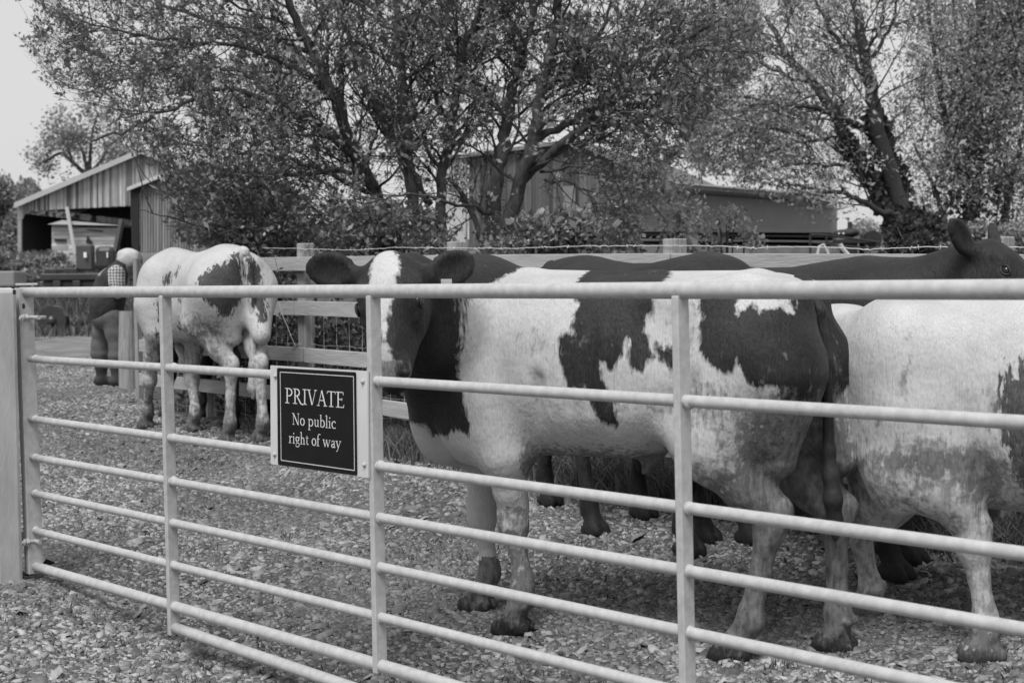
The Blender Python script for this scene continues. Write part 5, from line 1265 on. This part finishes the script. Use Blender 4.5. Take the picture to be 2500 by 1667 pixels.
def grey_barn():
    pl, n = vplane(1560, 31, 2032, 35); back = np.array([.16, 1, 0]) * 12
    c = pl(1800, 625); g = thing('grey_barn', 'low grey sheeted cattle barn with an open slot under its roof', 'barn', (c[0], c[1], gz(c[0], c[1])))
    T = lambda x: 441 + (x - 1580) * .085
    sl_ = lambda x, y0, s: y0 + (x - 1580) * s
    slab('sheet_wall', g, M['greywall'], [pl(1560, 468), pl(2032, 498), pl(2032, 569), pl(1560, 566)], .15)
    slab('wall_rail', g, M['greywall'], [pl(1560, 460, -.06), pl(2032, 491, -.06), pl(2032, 496, -.06), pl(1560, 465, -.06)], .1)
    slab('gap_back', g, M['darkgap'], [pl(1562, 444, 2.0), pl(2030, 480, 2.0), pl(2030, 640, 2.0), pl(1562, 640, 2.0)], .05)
    for x in np.arange(1600, 2035, 43):
        b = MB(); b.box((pl(x, T(x)) + pl(x, 500)) / 2, (.04, 0, 0), (0, .04, 0), (pl(x, T(x)) - pl(x, 500)) / 2); b.build('slot_post', M['steel_dark'], g)
    slab('lower_rail', g, M['steel_dark'], [pl(1560, 570, -.05), pl(2032, 576, -.05), pl(2032, 580, -.05), pl(1560, 575, -.05)], .06)
    slab('lower_rail', g, M['greywall'], [pl(1560, 583, -.05), pl(2032, 588, -.05), pl(2032, 592, -.05), pl(1560, 588, -.05)], .06)
    slab('low_wall', g, M['block'], [pl(1560, 598, -.05), pl(2032, 602, -.05), pl(2032, 650, -.05), pl(1560, 650, -.05)], .2)
    slab('eaves_gutter', g, M['fascia'], [pl(1550, 438, -.5), pl(2034, 477, -.5), pl(2034, 481, -.5), pl(1550, 442, -.5)], .12)
    slab('roof_slope', g, M['roof'], [pl(1550, 437, -.5), pl(2034, 476, -.5), pl(2034, 476, -.5) + back * .6 - UZ * .5, pl(1550, 437, -.5) + back * .6 - UZ * .5], .12)
    slab('end_wall', g, M['greywall'], [pl(2032, 480), pl(2032, 480) + back * .6, pl(2032, 645) + back * .6, pl(2032, 645)], .1)
grey_barn()
def machine():
    z = 27.0; p = lambda a, b_, dz=0: P(a, b_, z + dz); c = p(2090, 625)
    g = thing('farm_machine', 'dark farm machine with an oval guard and chute parked past the grey barn', 'farm machine', (c[0], c[1], gz(c[0], c[1])))
    S_ = Sdf(p(2030, 590) + (-.1, -.6, -.1), p(2100, 535) + (.2, .7, .3), .02)
    S_.ell(p(2060, 571), (.23, .22, .085), k=.03); S_.ell(p(2078, 568), (.15, .20, .09), k=.03); me, V = S_.mesh('oval_guard'); link('oval_guard', me, M['steel_dark'], g)
    b = MB(); b.tube([p(2075, 566), p(2075, 542)], .045, 10); b.build('chimney', M['steel_dark'], g)
    for x in (2048, 2059): b = MB(); b.tube([p(x, 570, -.24), p(x, 570, -.26)], .018, 10); b.build('lamp', M['label'], g)
    b = MB(); b.tube([p(2132, 584, -.2), p(2132, 584, .2)], .16, 18); b.build('wheel', M['plastic'], g)
    b = MB(); b.tube([p(2104, 625), p(2104, 592), p(2108, 575), p(2117, 567)], .05, 8); b.build('chute', M['steel_dark'], g)
    b = MB(); b.box(p(2085, 590), (.35, 0, 0), (0, .25, 0), UZ * .03); b.box(p(2072, 605), (.12, 0, 0), (0, .2, 0), UZ * .16); b.build('chassis', M['steel_dark'], g)
    b = MB(); b.box(p(2112, 612), (.02, 0, 0), (0, .02, 0), UZ * .16); b.box(p(2124, 605), (.02, 0, 0), (0, .02, 0), UZ * .14); b.build('strut', M['fascia'], g)
    # metal hurdle in front of it
    pl = lambda a, b_: P(a, b_, 25); b = MB()
    for q in (((1978, 573), (2020, 574), (2148, 592)), ((1978, 592), (2148, 610))): b.tube([pl(*u) for u in q], .02, 6)
    for x, y_ in ((1978, 573), (2018, 574), (2148, 592)): b.tube([pl(x, y_), pl(x, 630)], .02, 6)
    o = b.build('metal_railing', M['steel_dark'], None); tag(o, 'thin metal railing between the grey barn and the farm machine', 'railing')
    for pts, r, lb in (([(1995, 626), (2000, 602), (2010, 597), (2019, 612), (2025, 628)], .035, 'pale hooped pipe sticking up behind the top fence rail'), ([(2051, 596), (2058, 608), (2076, 628)], .05, 'pale broken branch leaning behind the top fence rail')):
        b = MB(); b.tube([P(a, b_, 17) for a, b_ in pts], r * .55, 6); o = b.build('bent_pipe' if 'pipe' in lb else 'broken_branch', M['fascia'], None); tag(o, lb, 'pipe' if 'pipe' in lb else 'branch')
machine()
def buggy():
    z = 27.0; c = P(190, 735, z); p = lambda a, b_, dz=0: P(a, b_, z + dz); zg = gz(c[0], c[1])
    g = thing('utility_buggy', 'black open utility buggy with two upright seats parked on the track', 'buggy', (c[0], c[1], zg)); mp = z / F_PX
    def blk(name, x0, y0, x1, y1, dz, dep, m, bev=.02, taper=0):
        a = p(x0, y0, dz); e = p(x1, y1, dz); c_ = (a + e) / 2; b = MB(); b.box(c_ + np.array([0, dep / 2, 0]), (abs(e[0] - a[0]) / 2, 0, 0), (0, dep / 2, 0), UZ * abs(a[2] - e[2]) / 2, bev=bev)
        return b.build(name, m, g)
    blk('cargo_bed', 98, 668, 300, 683, -.2, 1.3, M['plastic']); blk('body_side', 94, 686, 300, 712, -.1, 1.2, M['plastic2'], .04)
    blk('fender', 128, 684, 148, 706, -.18, .3, M['plastic'], .02); blk('fender', 176, 684, 196, 706, -.18, .3, M['plastic'], .02)
    blk('storage_lid', 108, 656, 138, 668, -.1, .5, M['plastic'], .015); blk('storage_lid', 157, 654, 188, 668, -.1, .5, M['plastic'], .015)
    for x0, x1, y0, m, r in ((184, 224, 597, M['plastic2'], .03), (230, 278, 601, M['plastic'], .09)):
        a = p(x0, y0); e = p(x1, 660); b = MB(); h = (a[2] - e[2]) / 2
        b.box(((a[0] + e[0]) / 2, a[1] + .12, (a[2] + e[2]) / 2), ((e[0] - a[0]) / 2, 0, 0), (0, .12, 0), UZ * h, bev=r if r < .1 else .08)
        b.build('seat_back', m, g)
    for x0, y0 in ((206, 616), (262, 616)):
        a = p(x0, y0, -.01); e = p(x0 + (7 if x0 < 250 else 3), y0 + 13, -.01); b = MB(); b.box((a + e) / 2 - np.array([0, .03, 0]) * 1, ((e[0] - a[0]) / 2, 0, 0), (0, .02, 0), UZ * (a[2] - e[2]) / 2); b.build('white_sticker', M['label'], g)
    for x in (130, 250):
        for dz in (0, 1.0):
            q = p(x, 722, dz); b = MB(); b.tube([q - (0, .12, 0), q + (0, .12, 0)], .27, 20); b.ball(q - (0, .10, 0), .10, 10); o = b.build('wheel', M['plastic'], g); o.location.z = zg + .27 - zg
    b = MB(); b.tube([P(38, 695, 24), P(92, 694, 24)], .02, 6); o = b.build('metal_pipe', M['galv'], None); tag(o, 'thin metal pipe lying beside the trough at the far left', 'pipe')
    b = MB(); a = P(-40, 662, 24); e = P(35, 700, 24); b.box((a + e) / 2 + (0, .3, 0), ((e[0] - a[0]) / 2, 0, 0), (0, .3, 0), UZ * (a[2] - e[2]) / 2, bev=.03)
    a2 = P(-40, 735, 24); b.box(((a[0] + e[0]) / 2, a[1] + .3, (e[2] + a2[2]) / 2 - .05), ((e[0] - a[0]) / 2 * .8, 0, 0), (0, .25, 0), UZ * ((e[2] - a2[2]) / 2 + .0))
    o = b.build('water_trough', M['greywall'], None); tag(o, 'grey water trough above the gatepost at the left edge', 'trough')
buggy()

# ================================================================== TREES
def leaf_quads(pts, rng, size, aspect=.5, droop=0.0, jitter=.03, per=1):
    P_ = np.repeat(np.asarray(pts), per, 0) + rng.normal(0, jitter, (len(pts) * per, 3)); n = len(P_)
    d = rng.normal(0, 1, (n, 3)); d[:, 2] += .35 - droop; d /= np.linalg.norm(d, axis=1)[:, None]
    e = np.cross(d, rng.normal(0, 1, (n, 3))); e /= np.linalg.norm(e, axis=1)[:, None]
    s = size * rng.lognormal(0, .28, (n, 1)); a = P_; t = P_ + d * s; m = P_ + d * s * .5; w = e * s * aspect * .5
    return np.stack([a, m + w, t, m - w], 1).reshape(-1, 3), n
class Tree:
    def __init__(s, seed): s.rng = np.random.default_rng(seed); s.trunk = MB(); s.twig = MB(); s.lp = []
    def grow(s, p, d, L, r, lvl, up=.0, nch=(9, 6), leaf=.05, keep=None, wob=.16, n_side=4, shrink=.5):
        rng = s.rng; n = max(3, int(L / (.10 + .05 * lvl)) + 2) if lvl < 3 else 4; n = min(n, 12); pts = [np.array(p)]; d = np.array(d, float)
        for i in range(n):
            d = d + rng.normal(0, wob, 3) + np.array([0, 0, up]); d /= np.linalg.norm(d); pts.append(pts[-1] + d * L / n)
        if keep is not None and not keep(pts[-1]): 
            if not keep(pts[len(pts) // 2]): return
            pts = pts[:len(pts) // 2 + 1]
        rad = np.linspace(r, r * .25, len(pts)); (s.trunk if r > .03 else s.twig).tube(pts, list(rad), 5 if r > .012 else 3, cap=False)
        if lvl >= len(nch):
            m = max(2, int(L / leaf)); 
            for i in range(m):
                f = (i + .5) / m * (len(pts) - 1); k = int(f); q = pts[k] + (pts[min(k + 1, len(pts) - 1)] - pts[k]) * (f - k); s.lp.append(q)
            return
        for i in range(nch[lvl]):
            f = rng.uniform(.2, 1) * (len(pts) - 1); k = min(int(f), len(pts) - 2); q = pts[k] + (pts[k + 1] - pts[k]) * (f - k)
            t = pts[k + 1] - pts[k]; t /= np.linalg.norm(t); a = rng.normal(0, 1, 3); a -= t * (a @ t); a /= np.linalg.norm(a); an = rng.uniform(.4, 1.0)
            s.grow(q, t * math.cos(an) + a * math.sin(an) + np.array([0, 0, .12]), L * shrink * rng.uniform(.6, 1.3), max(r * .42, .0022), lvl + 1, up, nch, leaf, keep, wob, n_side, shrink)
    def limb(s, pts, r0, r1, step=.14, clen=1.0, lo=.25, **kw):
        rng = s.rng; P_ = np.array(pts, float)
        # smooth the polyline
        t = np.linspace(0, len(P_) - 1, (len(P_) - 1) * 5 + 1); Q = np.stack([np.interp(t, range(len(P_)), P_[:, i]) for i in range(3)], 1)
        for _ in range(3): Q[1:-1] = (Q[:-2] + 2 * Q[1:-1] + Q[2:]) / 4
        Q[1:-1] += rng.normal(0, .012, Q[1:-1].shape)
        rad = np.linspace(r0, r1, len(Q)); s.trunk.tube(list(Q), list(rad), 9 if r0 > .04 else 6)
        seg = np.linalg.norm(np.diff(Q, axis=0), axis=1); cum = np.concatenate([[0], np.cumsum(seg)]); tot = cum[-1]; x = tot * lo
        while x < tot:
            k = min(np.searchsorted(cum, x) - 1, len(Q) - 2); q = Q[k]; tt = Q[k + 1] - Q[k]; tt /= np.linalg.norm(tt)
            a = rng.normal(0, 1, 3); a -= tt * (a @ tt); a /= np.linalg.norm(a); an = rng.uniform(.35, 1.15)
            s.grow(q, tt * math.cos(an) + a * math.sin(an), clen * rng.uniform(.45, 1.3), max(.006, rad[k] * .35) if rad[k] < .05 else .014, 0, **kw)
            x += step * rng.uniform(.5, 1.5)
    def finish(s, name, label, cat, base, size, leafm, per=2, aspect=.5, droop=0, jitter=.03, barkm=None, group=None, keepf=1.0):
        g = thing(name, label, cat, tuple(base), group)
        s.trunk.build('trunk', barkm or M['bark'], g, smooth=True)
        if s.twig.v: s.twig.build('twigs', M['twig'], g)
        if keepf < 1: s.lp = [q for q in s.lp if s.rng.random() < keepf]
        V, n = leaf_quads(s.lp, s.rng, size, aspect, droop, jitter, per); 
        # leaf tone: every leaf its own, drifting a little from spray to spray
        tn = np.clip(s.rng.normal(.42, .24, n), 0, 1)
        link('crown', quads_mesh('crown', V, tn), leafm, g)
        return g
def pxz(q):       # photograph column and row of a point (only used while authoring tree outlines)
    v = np.asarray(q) - EYE; z = v @ _F; return 1250 + (v @ _R) / z * F_PX, 833.5 - (v @ _U) / z * F_PX
def main_tree():
    T = Tree(31); Z = 11.6; env_x = [0, 60, 170, 260, 330, 420, 520, 600, 660]; env_y = None
    def keep(q):
        x, y = pxz(q); left = np.interp(y, [-400, 0, 130, 200, 260, 330, 420, 500, 560, 640], [20, 50, 60, 95, 200, 250, 385, 400, 420, 430]) + 22 * math.sin(y * .05) + 14 * math.sin(y * .13)
        right = np.interp(y, [-400, 0, 150, 250, 330, 430, 600], [1950, 1850, 1880, 1790, 1700, 1630, 1570])
        return left < x < right
    def pl(*pts): return [P(a, b_, Z + dz) for a, b_, dz in pts]
    kw = dict(nch=(7, 6), leaf=.15, keep=keep, up=.01)
    L_ = [  # points (px, py, dz), r0, r1
        ([(1015, 625, 0), (1000, 400, .1), (987, 225, .2), (970, 85, .2), (962, -60, .3), (950, -260, .4)], .075, .03),
        ([(1076, 625, .1), (1076, 425, .3), (1105, 300, .2), (1115, 200, .1), (1150, 60, 0), (1225, -60, -.2), (1290, -220, -.3)], .07, .025),
        ([(1200, 625, -.2), (1205, 480, -.2), (1220, 380, -.1), (1238, 298, 0), (1255, 190, .1), (1290, 90, .2), (1302, -60, .2), (1320, -260, .2)], .10, .03),
        ([(1225, 625, -.3), (1268, 446, -.4), (1302, 340, -.5), (1320, 234, -.5), (1350, 120, -.6), (1370, -40, -.6), (1420, -220, -.6)], .09, .03),
        ([(1270, 446, -.3), (1353, 370, -.5), (1437, 298, -.7), (1514, 225, -.8), (1586, 183, -.9), (1650, 115, -1.0), (1735, 60, -1.1)], .06, .018),
        ([(1300, 340, -.5), (1400, 300, -.2), (1500, 215, 0), (1560, 150, .2), (1640, 60, .3), (1700, -60, .4)], .05, .015),
        ([(990, 610, .2), (930, 500, .0), (850, 340, -.3), (808, 212, -.5), (757, 127, -.6), (700, 0, -.8), (650, -150, -.9)], .09, .03),
        ([(870, 400, -.2), (780, 290, -.5), (660, 250, -.8), (560, 215, -1.0), (468, 238, -1.1), (361, 298, -1.2), (255, 336, -1.3), (178, 340, -1.3), (128, 319, -1.3)], .04, .004),
        ([(820, 240, -.4), (700, 150, -.6), (555, 110, -.8), (430, 100, -.9), (250, 70, -1), (120, 20, -1)], .04, .005),
        ([(757, 127, -.5), (600, 75, -.2), (420, 20, .1), (300, -30, .2), (180, -80, .2)], .035, .006),
        ([(930, 500, 0), (800, 540, -.5), (680, 555, -.8), (531, 570, -1.1), (425, 531, -1.3), (340, 512, -1.4)], .03, .004),
        ([(900, 470, 0), (760, 400, .4), (640, 380, .6), (520, 360, .8), (430, 330, .9)], .035, .006),
        ([(880, 420, -.2), (740, 420, -.6), (600, 460, -.9), (480, 480, -1.1), (400, 440, -1.2)], .03, .005),
        ([(850, 340, -.3), (720, 270, .2), (600, 180, .5), (470, 150, .7), (300, 190, .8), (200, 230, .8)], .035, .005),
        ([(1050, 500, .3), (960, 350, .6), (880, 200, .8), (840, 60, 1.0), (830, -80, 1.0)], .05, .02),
        ([(1100, 300, .2), (1040, 180, .6), (1010, 60, .8), (1050, -60, .9)], .035, .015),
        ([(1400, 330, -.7), (1480, 285, -1.0), (1580, 270, -1.2), (1650, 300, -1.3), (1700, 380, -1.4), (1715, 450, -1.4)], .022, .004),
        ([(1437, 298, -.7), (1540, 250, -.9), (1620, 225, -1.1), (1720, 235, -1.2), (1800, 300, -1.2)], .022, .004),
        ([(1320, 420, -.4), (1440, 400, -.8), (1540, 440, -1.0), (1610, 520, -1.1), (1640, 590, -1.1)], .02, .004),
        ([(1330, 440, -.4), (1420, 450, -.6), (1470, 520, -.8), (1490, 600, -.9)], .018, .004),
        ([(1400, 300, -.2), (1500, 300, .3), (1600, 330, .6), (1680, 420, .8)], .02, .004),
        ([(1650, 115, -1), (1730, 130, -1.1), (1810, 120, -1.1), (1880, 140, -1.1)], .014, .003),
        ([(1586, 183, -.9), (1680, 170, -.7), (1780, 200, -.6), (1840, 260, -.6)], .014, .003),
        ([(1560, 150, .2), (1600, 40, .5), (1660, -80, .7)], .025, .01),
        ([(1180, 600, .3), (1140, 480, .6), (1060, 400, .9), (1010, 300, 1.2), (1000, 180, 1.3)], .04, .012),
        ([(960, 560, .1), (860, 560, .5), (740, 500, .8), (660, 430, 1.1), (560, 420, 1.2)], .03, .006),
        ([(1200, 520, -.3), (1120, 500, -.7), (1000, 470, -1.0), (900, 500, -1.2), (800, 480, -1.3)], .025, .005),
        ([(1238, 298, 0), (1160, 200, -.4), (1100, 120, -.7), (1030, 20, -.9)], .03, .01),
        ([(1320, 234, -.5), (1420, 150, -.8), (1480, 60, -1.0), (1500, -60, -1.1)], .03, .01),
        ([(970, 85, .2), (880, 20, .1), (800, -60, 0)], .025, .01), ([(700, 60, -.7), (560, 10, -.9), (420, -60, -1)], .02, .006),
    ]
    for i, (pts, r0, r1) in enumerate(L_):
        dense = 1.0
        T.limb(pl(*pts), r0 * .68, r1 * .8, step=.095, clen=.95, lo=.22 if i < 7 else .1, **kw)
    base = P(1120, 625, Z); T.finish('multi_stemmed_tree', 'huge spreading tree with many stems and young leaves behind the fence', 'tree', (base[0], base[1], gz(base[0], base[1])), .038, M['leaf'], per=3, aspect=.5, jitter=.014, keepf=.50)
main_tree()
def willow():
    T = Tree(41); Z = 19.0
    def keep(q):
        x, y = pxz(q); return x > np.interp(y, [-300, 0, 200, 400, 480, 560], [1690, 1670, 1640, 1650, 1860, 2120])
    pl = lambda *pts: [P(a, b_, Z + dz) for a, b_, dz in pts]
    kw = dict(nch=(7, 5), leaf=.12, keep=keep, up=.0, wob=.14)
    for pts, r0, r1 in (([(2235, 640, 0), (2200, 560, 0), (2150, 462, 0), (2095, 404, .1), (2061, 332, .2), (2040, 276, .2), (1989, 204, .3), (1925, 140, .4), (1870, 40, .5)], .17, .03),
                        ([(2205, 570, 0), (2197, 490, -.1), (2146, 332, -.3), (2133, 234, -.4), (2108, 128, -.5), (2087, 0, -.6), (2080, -200, -.6)], .13, .04),
                        ([(2200, 530, -.2), (2172, 523, -.3), (2095, 489, -.5), (2057, 468, -.6), (2010, 472, -.7), (1946, 450, -.8), (1890, 440, -.8)], .05, .01),
                        ([(2125, 328, 0), (2040, 276, -.4), (1960, 260, -.6), (1880, 250, -.8), (1800, 260, -.9)], .05, .01),
                        ([(2061, 332, .2), (1980, 340, .5), (1900, 360, .7), (1820, 400, .8)], .035, .008), ([(2110, 410, 0), (2020, 400, .4), (1930, 400, .7), (1850, 430, .9)], .03, .008),
                        ([(2133, 234, -.4), (2090, 160, -.1), (2030, 80, .2), (1980, -20, .4)], .05, .015), ([(2130, 140, -.5), (2180, 60, -.3), (2200, -40, -.2)], .03, .01),
                        ([(1989, 204, .3), (1900, 180, 0), (1820, 130, -.2), (1760, 60, -.3)], .03, .008), ([(2057, 468, -.6), (2040, 430, -.7), (1990, 410, -.8)], .02, .008), ([(2108, 128, -.5), (2140, 90, -.8), (2160, 20, -1)], .03, .01),
                        ([(1925, 140, .4), (1850, 120, .6), (1780, 150, .8), (1730, 230, .9)], .025, .008), ([(1980, 340, .5), (1890, 310, .3), (1800, 320, 0), (1720, 360, -.2), (1680, 400, -.3)], .025, .006), ([(1880, 250, -.8), (1800, 230, -.6), (1730, 270, -.4), (1690, 330, -.3)], .02, .006)):
        T.limb(pl(*pts), r0, r1, step=.16, clen=1.35, lo=.25, **kw)
    # ivy on the trunk
    rng = T.rng; iv = []
    b = P(2235, 640, Z)
    g = T.finish('leaning_willow', 'tall leaning tree with an ivy covered trunk and pale feathery leaves', 'tree', (b[0], b[1], gz(b[0], b[1])), .06, M['leaf_pale'], per=3, aspect=.38, droop=.4, jitter=.07, barkm=M['twig'])
    for poly, w_ in (([(2235, 640), (2200, 560), (2150, 462), (2095, 404), (2061, 340)], (.30, .09)), ([(2235, 640), (2210, 520)], (.4, .3)), ([(2197, 480), (2146, 332), (2135, 280)], (.22, .1))):
        q = np.array(pl(*[(a, c, 0) for a, c in poly])); t = rng.random(1900) * (len(q) - 1); c = np.stack([np.interp(t, range(len(q)), q[:, i]) for i in range(3)], 1)
        wd = np.interp(t, [0, len(q) - 1], w_); d = rng.normal(0, 1, (len(c), 3)); d /= np.linalg.norm(d, axis=1)[:, None]; iv.append(c + d * (wd * rng.random(len(c)) ** .5)[:, None] * np.array([1, 1, .6]))
    V, n = leaf_quads(np.concatenate(iv), rng, .08, .9, 0, .02, 1); link('ivy', quads_mesh('ivy', V, rng.random(n)), M['leaf_dark'], g)
willow()
def right_tree():
    T = Tree(51); Z = 22.0; pl = lambda *pts: [P(a, b_, Z + dz) for a, b_, dz in pts]
    def keep(q):
        x, y = pxz(q); return x > np.interp(y, [-300, 0, 200, 330, 450, 620], [2230, 2230, 2210, 2160, 2200, 2200]) + 18 * math.sin(y * .09)
    kw = dict(nch=(7, 5), leaf=.11, keep=keep, up=.03, wob=.13)
    for pts, r0, r1 in (([(2370, 640, 0), (2375, 480, 0), (2385, 300, 0), (2390, 100, 0), (2400, -120, 0), (2400, -300, 0)], .15, .04), ([(2372, 480, 0), (2320, 350, -.4), (2290, 200, -.6), (2270, 60, -.7), (2260, -100, -.8)], .06, .02),
                        ([(2380, 420, 0), (2440, 300, -.3), (2480, 160, -.5), (2500, 0, -.6), (2520, -150, -.6)], .06, .02), ([(2430, 640, .3), (2460, 480, .2), (2490, 350, 0), (2530, 200, 0)], .06, .02),
                        ([(2330, 640, -.2), (2300, 520, -.3), (2270, 430, -.3), (2230, 350, -.3)], .05, .015), ([(2390, 200, 0), (2340, 100, .5), (2320, -40, .7)], .05, .015), ([(2385, 320, 0), (2450, 260, .6), (2520, 180, .8)], .05, .015),
                        ([(2520, 640, 0), (2560, 480, 0), (2580, 300, 0), (2580, 100, 0)], .08, .02), ([(2300, 640, .4), (2260, 560, .3), (2250, 480, .2)], .03, .01), ([(2480, 640, -.5), (2470, 560, -.6), (2440, 480, -.6)], .02, .008)):
        T.limb(pl(*pts), r0, r1, step=.20, clen=1.35, lo=.12, **kw)
    b = P(2375, 640, Z); g = T.finish('bushy_tree', 'dense bushy tree filling the top right corner behind the dark head', 'tree', (b[0], b[1], gz(b[0], b[1])), .055, M['leaf_pale'], per=5, aspect=.42, jitter=.12, barkm=M['twig'])
    rng = T.rng; q = np.array(pl((2372, 560, 0), (2378, 430, 0), (2388, 260, 0), (2392, 120, 0))); t = rng.random(1600) * 3; c = np.stack([np.interp(t, range(4), q[:, i]) for i in range(3)], 1)
    V, n = leaf_quads(c + rng.normal(0, .30, c.shape), rng, .08, .9, 0, .02, 1); link('ivy', quads_mesh('ivy', V, rng.random(n)), M['leaf_dark'], g)
right_tree()
def oak():
    T = Tree(61); Z = 105.0; pl = lambda *pts: [P(a, b_, Z + dz) for a, b_, dz in pts]
    kw = dict(nch=(6, 4), leaf=.40, up=.02, wob=.25)
    def keep(q):
        x, y = pxz(q); return ((x - 215) / 150) ** 2 + ((y - 375) / 125) ** 2 < 1 and y < 470
    kw['keep'] = keep
    for pts, r0, r1 in (([(235, 600, 0), (225, 470, 0), (215, 420, 0)], .34, .25), ([(215, 430, 0), (180, 400, 0), (150, 370, 0), (120, 390, 0), (95, 400, 0)], .3, .1), ([(215, 425, 0), (205, 380, 0), (190, 340, 0), (170, 300, 0)], .28, .08), ([(218, 430, 0), (220, 380, 0), (225, 320, 0), (240, 275, 0)], .28, .08), ([(218, 425, 0), (250, 390, 0), (270, 350, 0), (310, 330, 0)], .25, .08), ([(180, 400, 0), (160, 350, 1), (120, 330, 1)], .2, .06), ([(250, 390, 0), (290, 385, -1), (330, 360, -1)], .15, .05)):
        T.limb(pl(*pts), r0 * .6, r1 * .6, step=1.1, clen=3.2, lo=.3, **kw)
    b = P(235, 600, Z); T.finish('oak_tree', 'round headed oak with crooked branches rising behind the big barn', 'tree', (b[0], b[1], gz(b[0], b[1])), .2, M['leaf_hazed'], per=6, aspect=.7, jitter=.35, barkm=M['twig'])
oak()
def bush(name, label, px0, px1, pyt, pyb, z, dep, n, size, m, seed, cat='bush', lumps=9, stems=5):
    rng = np.random.default_rng(seed); a = P(px0, pyb, z); c = P(px1, pyt, z); mid = (a + c) / 2; W = abs(c[0] - a[0]) / 2; H = abs(c[2] - a[2])
    zb = min(a[2], gz(mid[0], mid[1])); g = thing(name, label, cat, (mid[0], mid[1], zb)); pts = []
    for i in range(lumps):
        cx = rng.uniform(-.75, .75); cz = rng.uniform(.15, .8) * (1 - .35 * abs(cx)); r = rng.uniform(.22, .4); k = n // lumps
        d = rng.normal(0, 1, (k, 3)); d /= np.linalg.norm(d, axis=1)[:, None]; rr = r * rng.random((k, 1)) ** .4
        pts.append(np.array([mid[0] + cx * W, mid[1] + rng.uniform(-.5, .5) * dep, a[2] + cz * H]) + d * rr * np.array([W * 1.1, dep, H * .75]))
    pts = np.concatenate(pts); V, k = leaf_quads(pts, rng, size, .6, 0, size * .4, 1); b = MB()
    for i in range(stems): x = rng.uniform(-.5, .5) * W; b.tube([(mid[0] + x * .5, mid[1], zb - .1), (mid[0] + x, mid[1], a[2] + H * .35), (mid[0] + x * 1.5, mid[1] + rng.uniform(-.3, .3) * dep, a[2] + H * .75)], [size * .3, size * .2, size * .08], 5)
    b.build('stems', M['bark'], g); link('crown', quads_mesh('crown', V, np.clip(rng.normal(.45, .25, k), 0, 1)), m, g)
bush('dark_bush', 'dark dense bush at the far left edge beside the big barn', -90, 100, 372, 640, 84, 3, 22000, .20, M['leaf_hazed'], 71, lumps=14)
bush('tall_bush', 'dark bush between the oak and the barn roof', 60, 190, 420, 560, 96, 3, 9000, .2, M['leaf_hazed'], 72)
bush('bank_bush', 'low scrub on the bank behind the buggy', 60, 200, 608, 700, 38, 1.2, 5000, .09, M['leaf_hazed'], 73)
bush('bank_bush', 'low scrub in front of the big barn at the left edge', -30, 80, 590, 680, 42, 1.2, 4500, .10, M['leaf_hazed'], 74)
bush('distant_bush', 'soft pale bushes on the skyline right of the farm machine', 2040, 2230, 535, 640, 60, 3, 9000, .16, M['leaf_pale'], 75, lumps=12)
bush('ivy_bush', 'dark leafy bush at the foot of the leaning tree', 2160, 2310, 520, 640, 18, .8, 7000, .06, M['leaf_dark'], 76)
bush('right_hedge', 'tangled hedge behind the fence at the right edge', 2300, 2560, 500, 640, 16, .8, 9000, .05, M['leaf_hazed'], 77)
bush('blossom_shrub', 'small pale leafed shrub in front of the grey barn', 1690, 1860, 490, 625, 11.5, .5, 700, .035, M['leaf_pale'], 78, lumps=10)
bush('scrub_bush', 'leafy scrub under the tree behind the middle fence rails', 760, 1120, 470, 640, 11.2, .7, 9000, .045, M['leaf'], 79, lumps=16)
bush('scrub_bush', 'leafy scrub behind the dark cows under the right side of the tree', 1130, 1480, 500, 640, 10.6, .7, 8000, .045, M['leaf'], 80, lumps=16)
bush('scrub_bush', 'leafy scrub behind the spotted cow rump and top rail', 400, 780, 430, 640, 12.2, .8, 12000, .05, M['leaf'], 81, lumps=18)
def pale_stem():
    b = MB(); rng = np.random.default_rng(9); pts = [P(a, c, 13.5) for a, c in ((1700, 640), (1679, 574), (1655, 520), (1636, 468), (1622, 420), (1590, 360))]; b.tube(pts, [.075, .07, .06, .05, .04, .02], 8)
    g = thing('pale_stem_tree', 'slender leaning tree stem with pale flaking bark before the grey barn', 'tree', tuple(pts[0])); b.build('trunk', M['bark_pale'], g, smooth=True)
    q = np.array(pts); t = rng.random(1500) * 3.5 + .5; c = np.stack([np.interp(t, range(6), q[:, i]) for i in range(3)], 1) + rng.normal(0, .13, (1500, 3)); V, n = leaf_quads(c, rng, .045, .5); link('crown', quads_mesh('crown', V, rng.random(n)), M['leaf_pale'], g)
pale_stem()
def brambles():
    rng = np.random.default_rng(12); n = 42000; t = rng.uniform(-2.5, 6.0, n); off = rng.uniform(.10, 1.3, n); q = FA[None] + FD[None] * t[:, None] + FN[None] * off[:, None]
    hmax = .62 + .22 * np.sin(t * 2.1) + .12 * np.sin(t * 5.3 + 1) + off * .15; z = G(q[:, 0], q[:, 1]) + hmax * rng.random(n) ** .8
    V, k = leaf_quads(np.stack([q[:, 0], q[:, 1], z], 1), rng, .045, .6, 0, .02, 1)
    o = link('bramble_undergrowth', quads_mesh('bramble_undergrowth', V, rng.random(k)), M['leaf_dark']); tag(o, 'dark tangled brambles and nettles growing behind the fence', 'undergrowth', kind='stuff')
brambles()
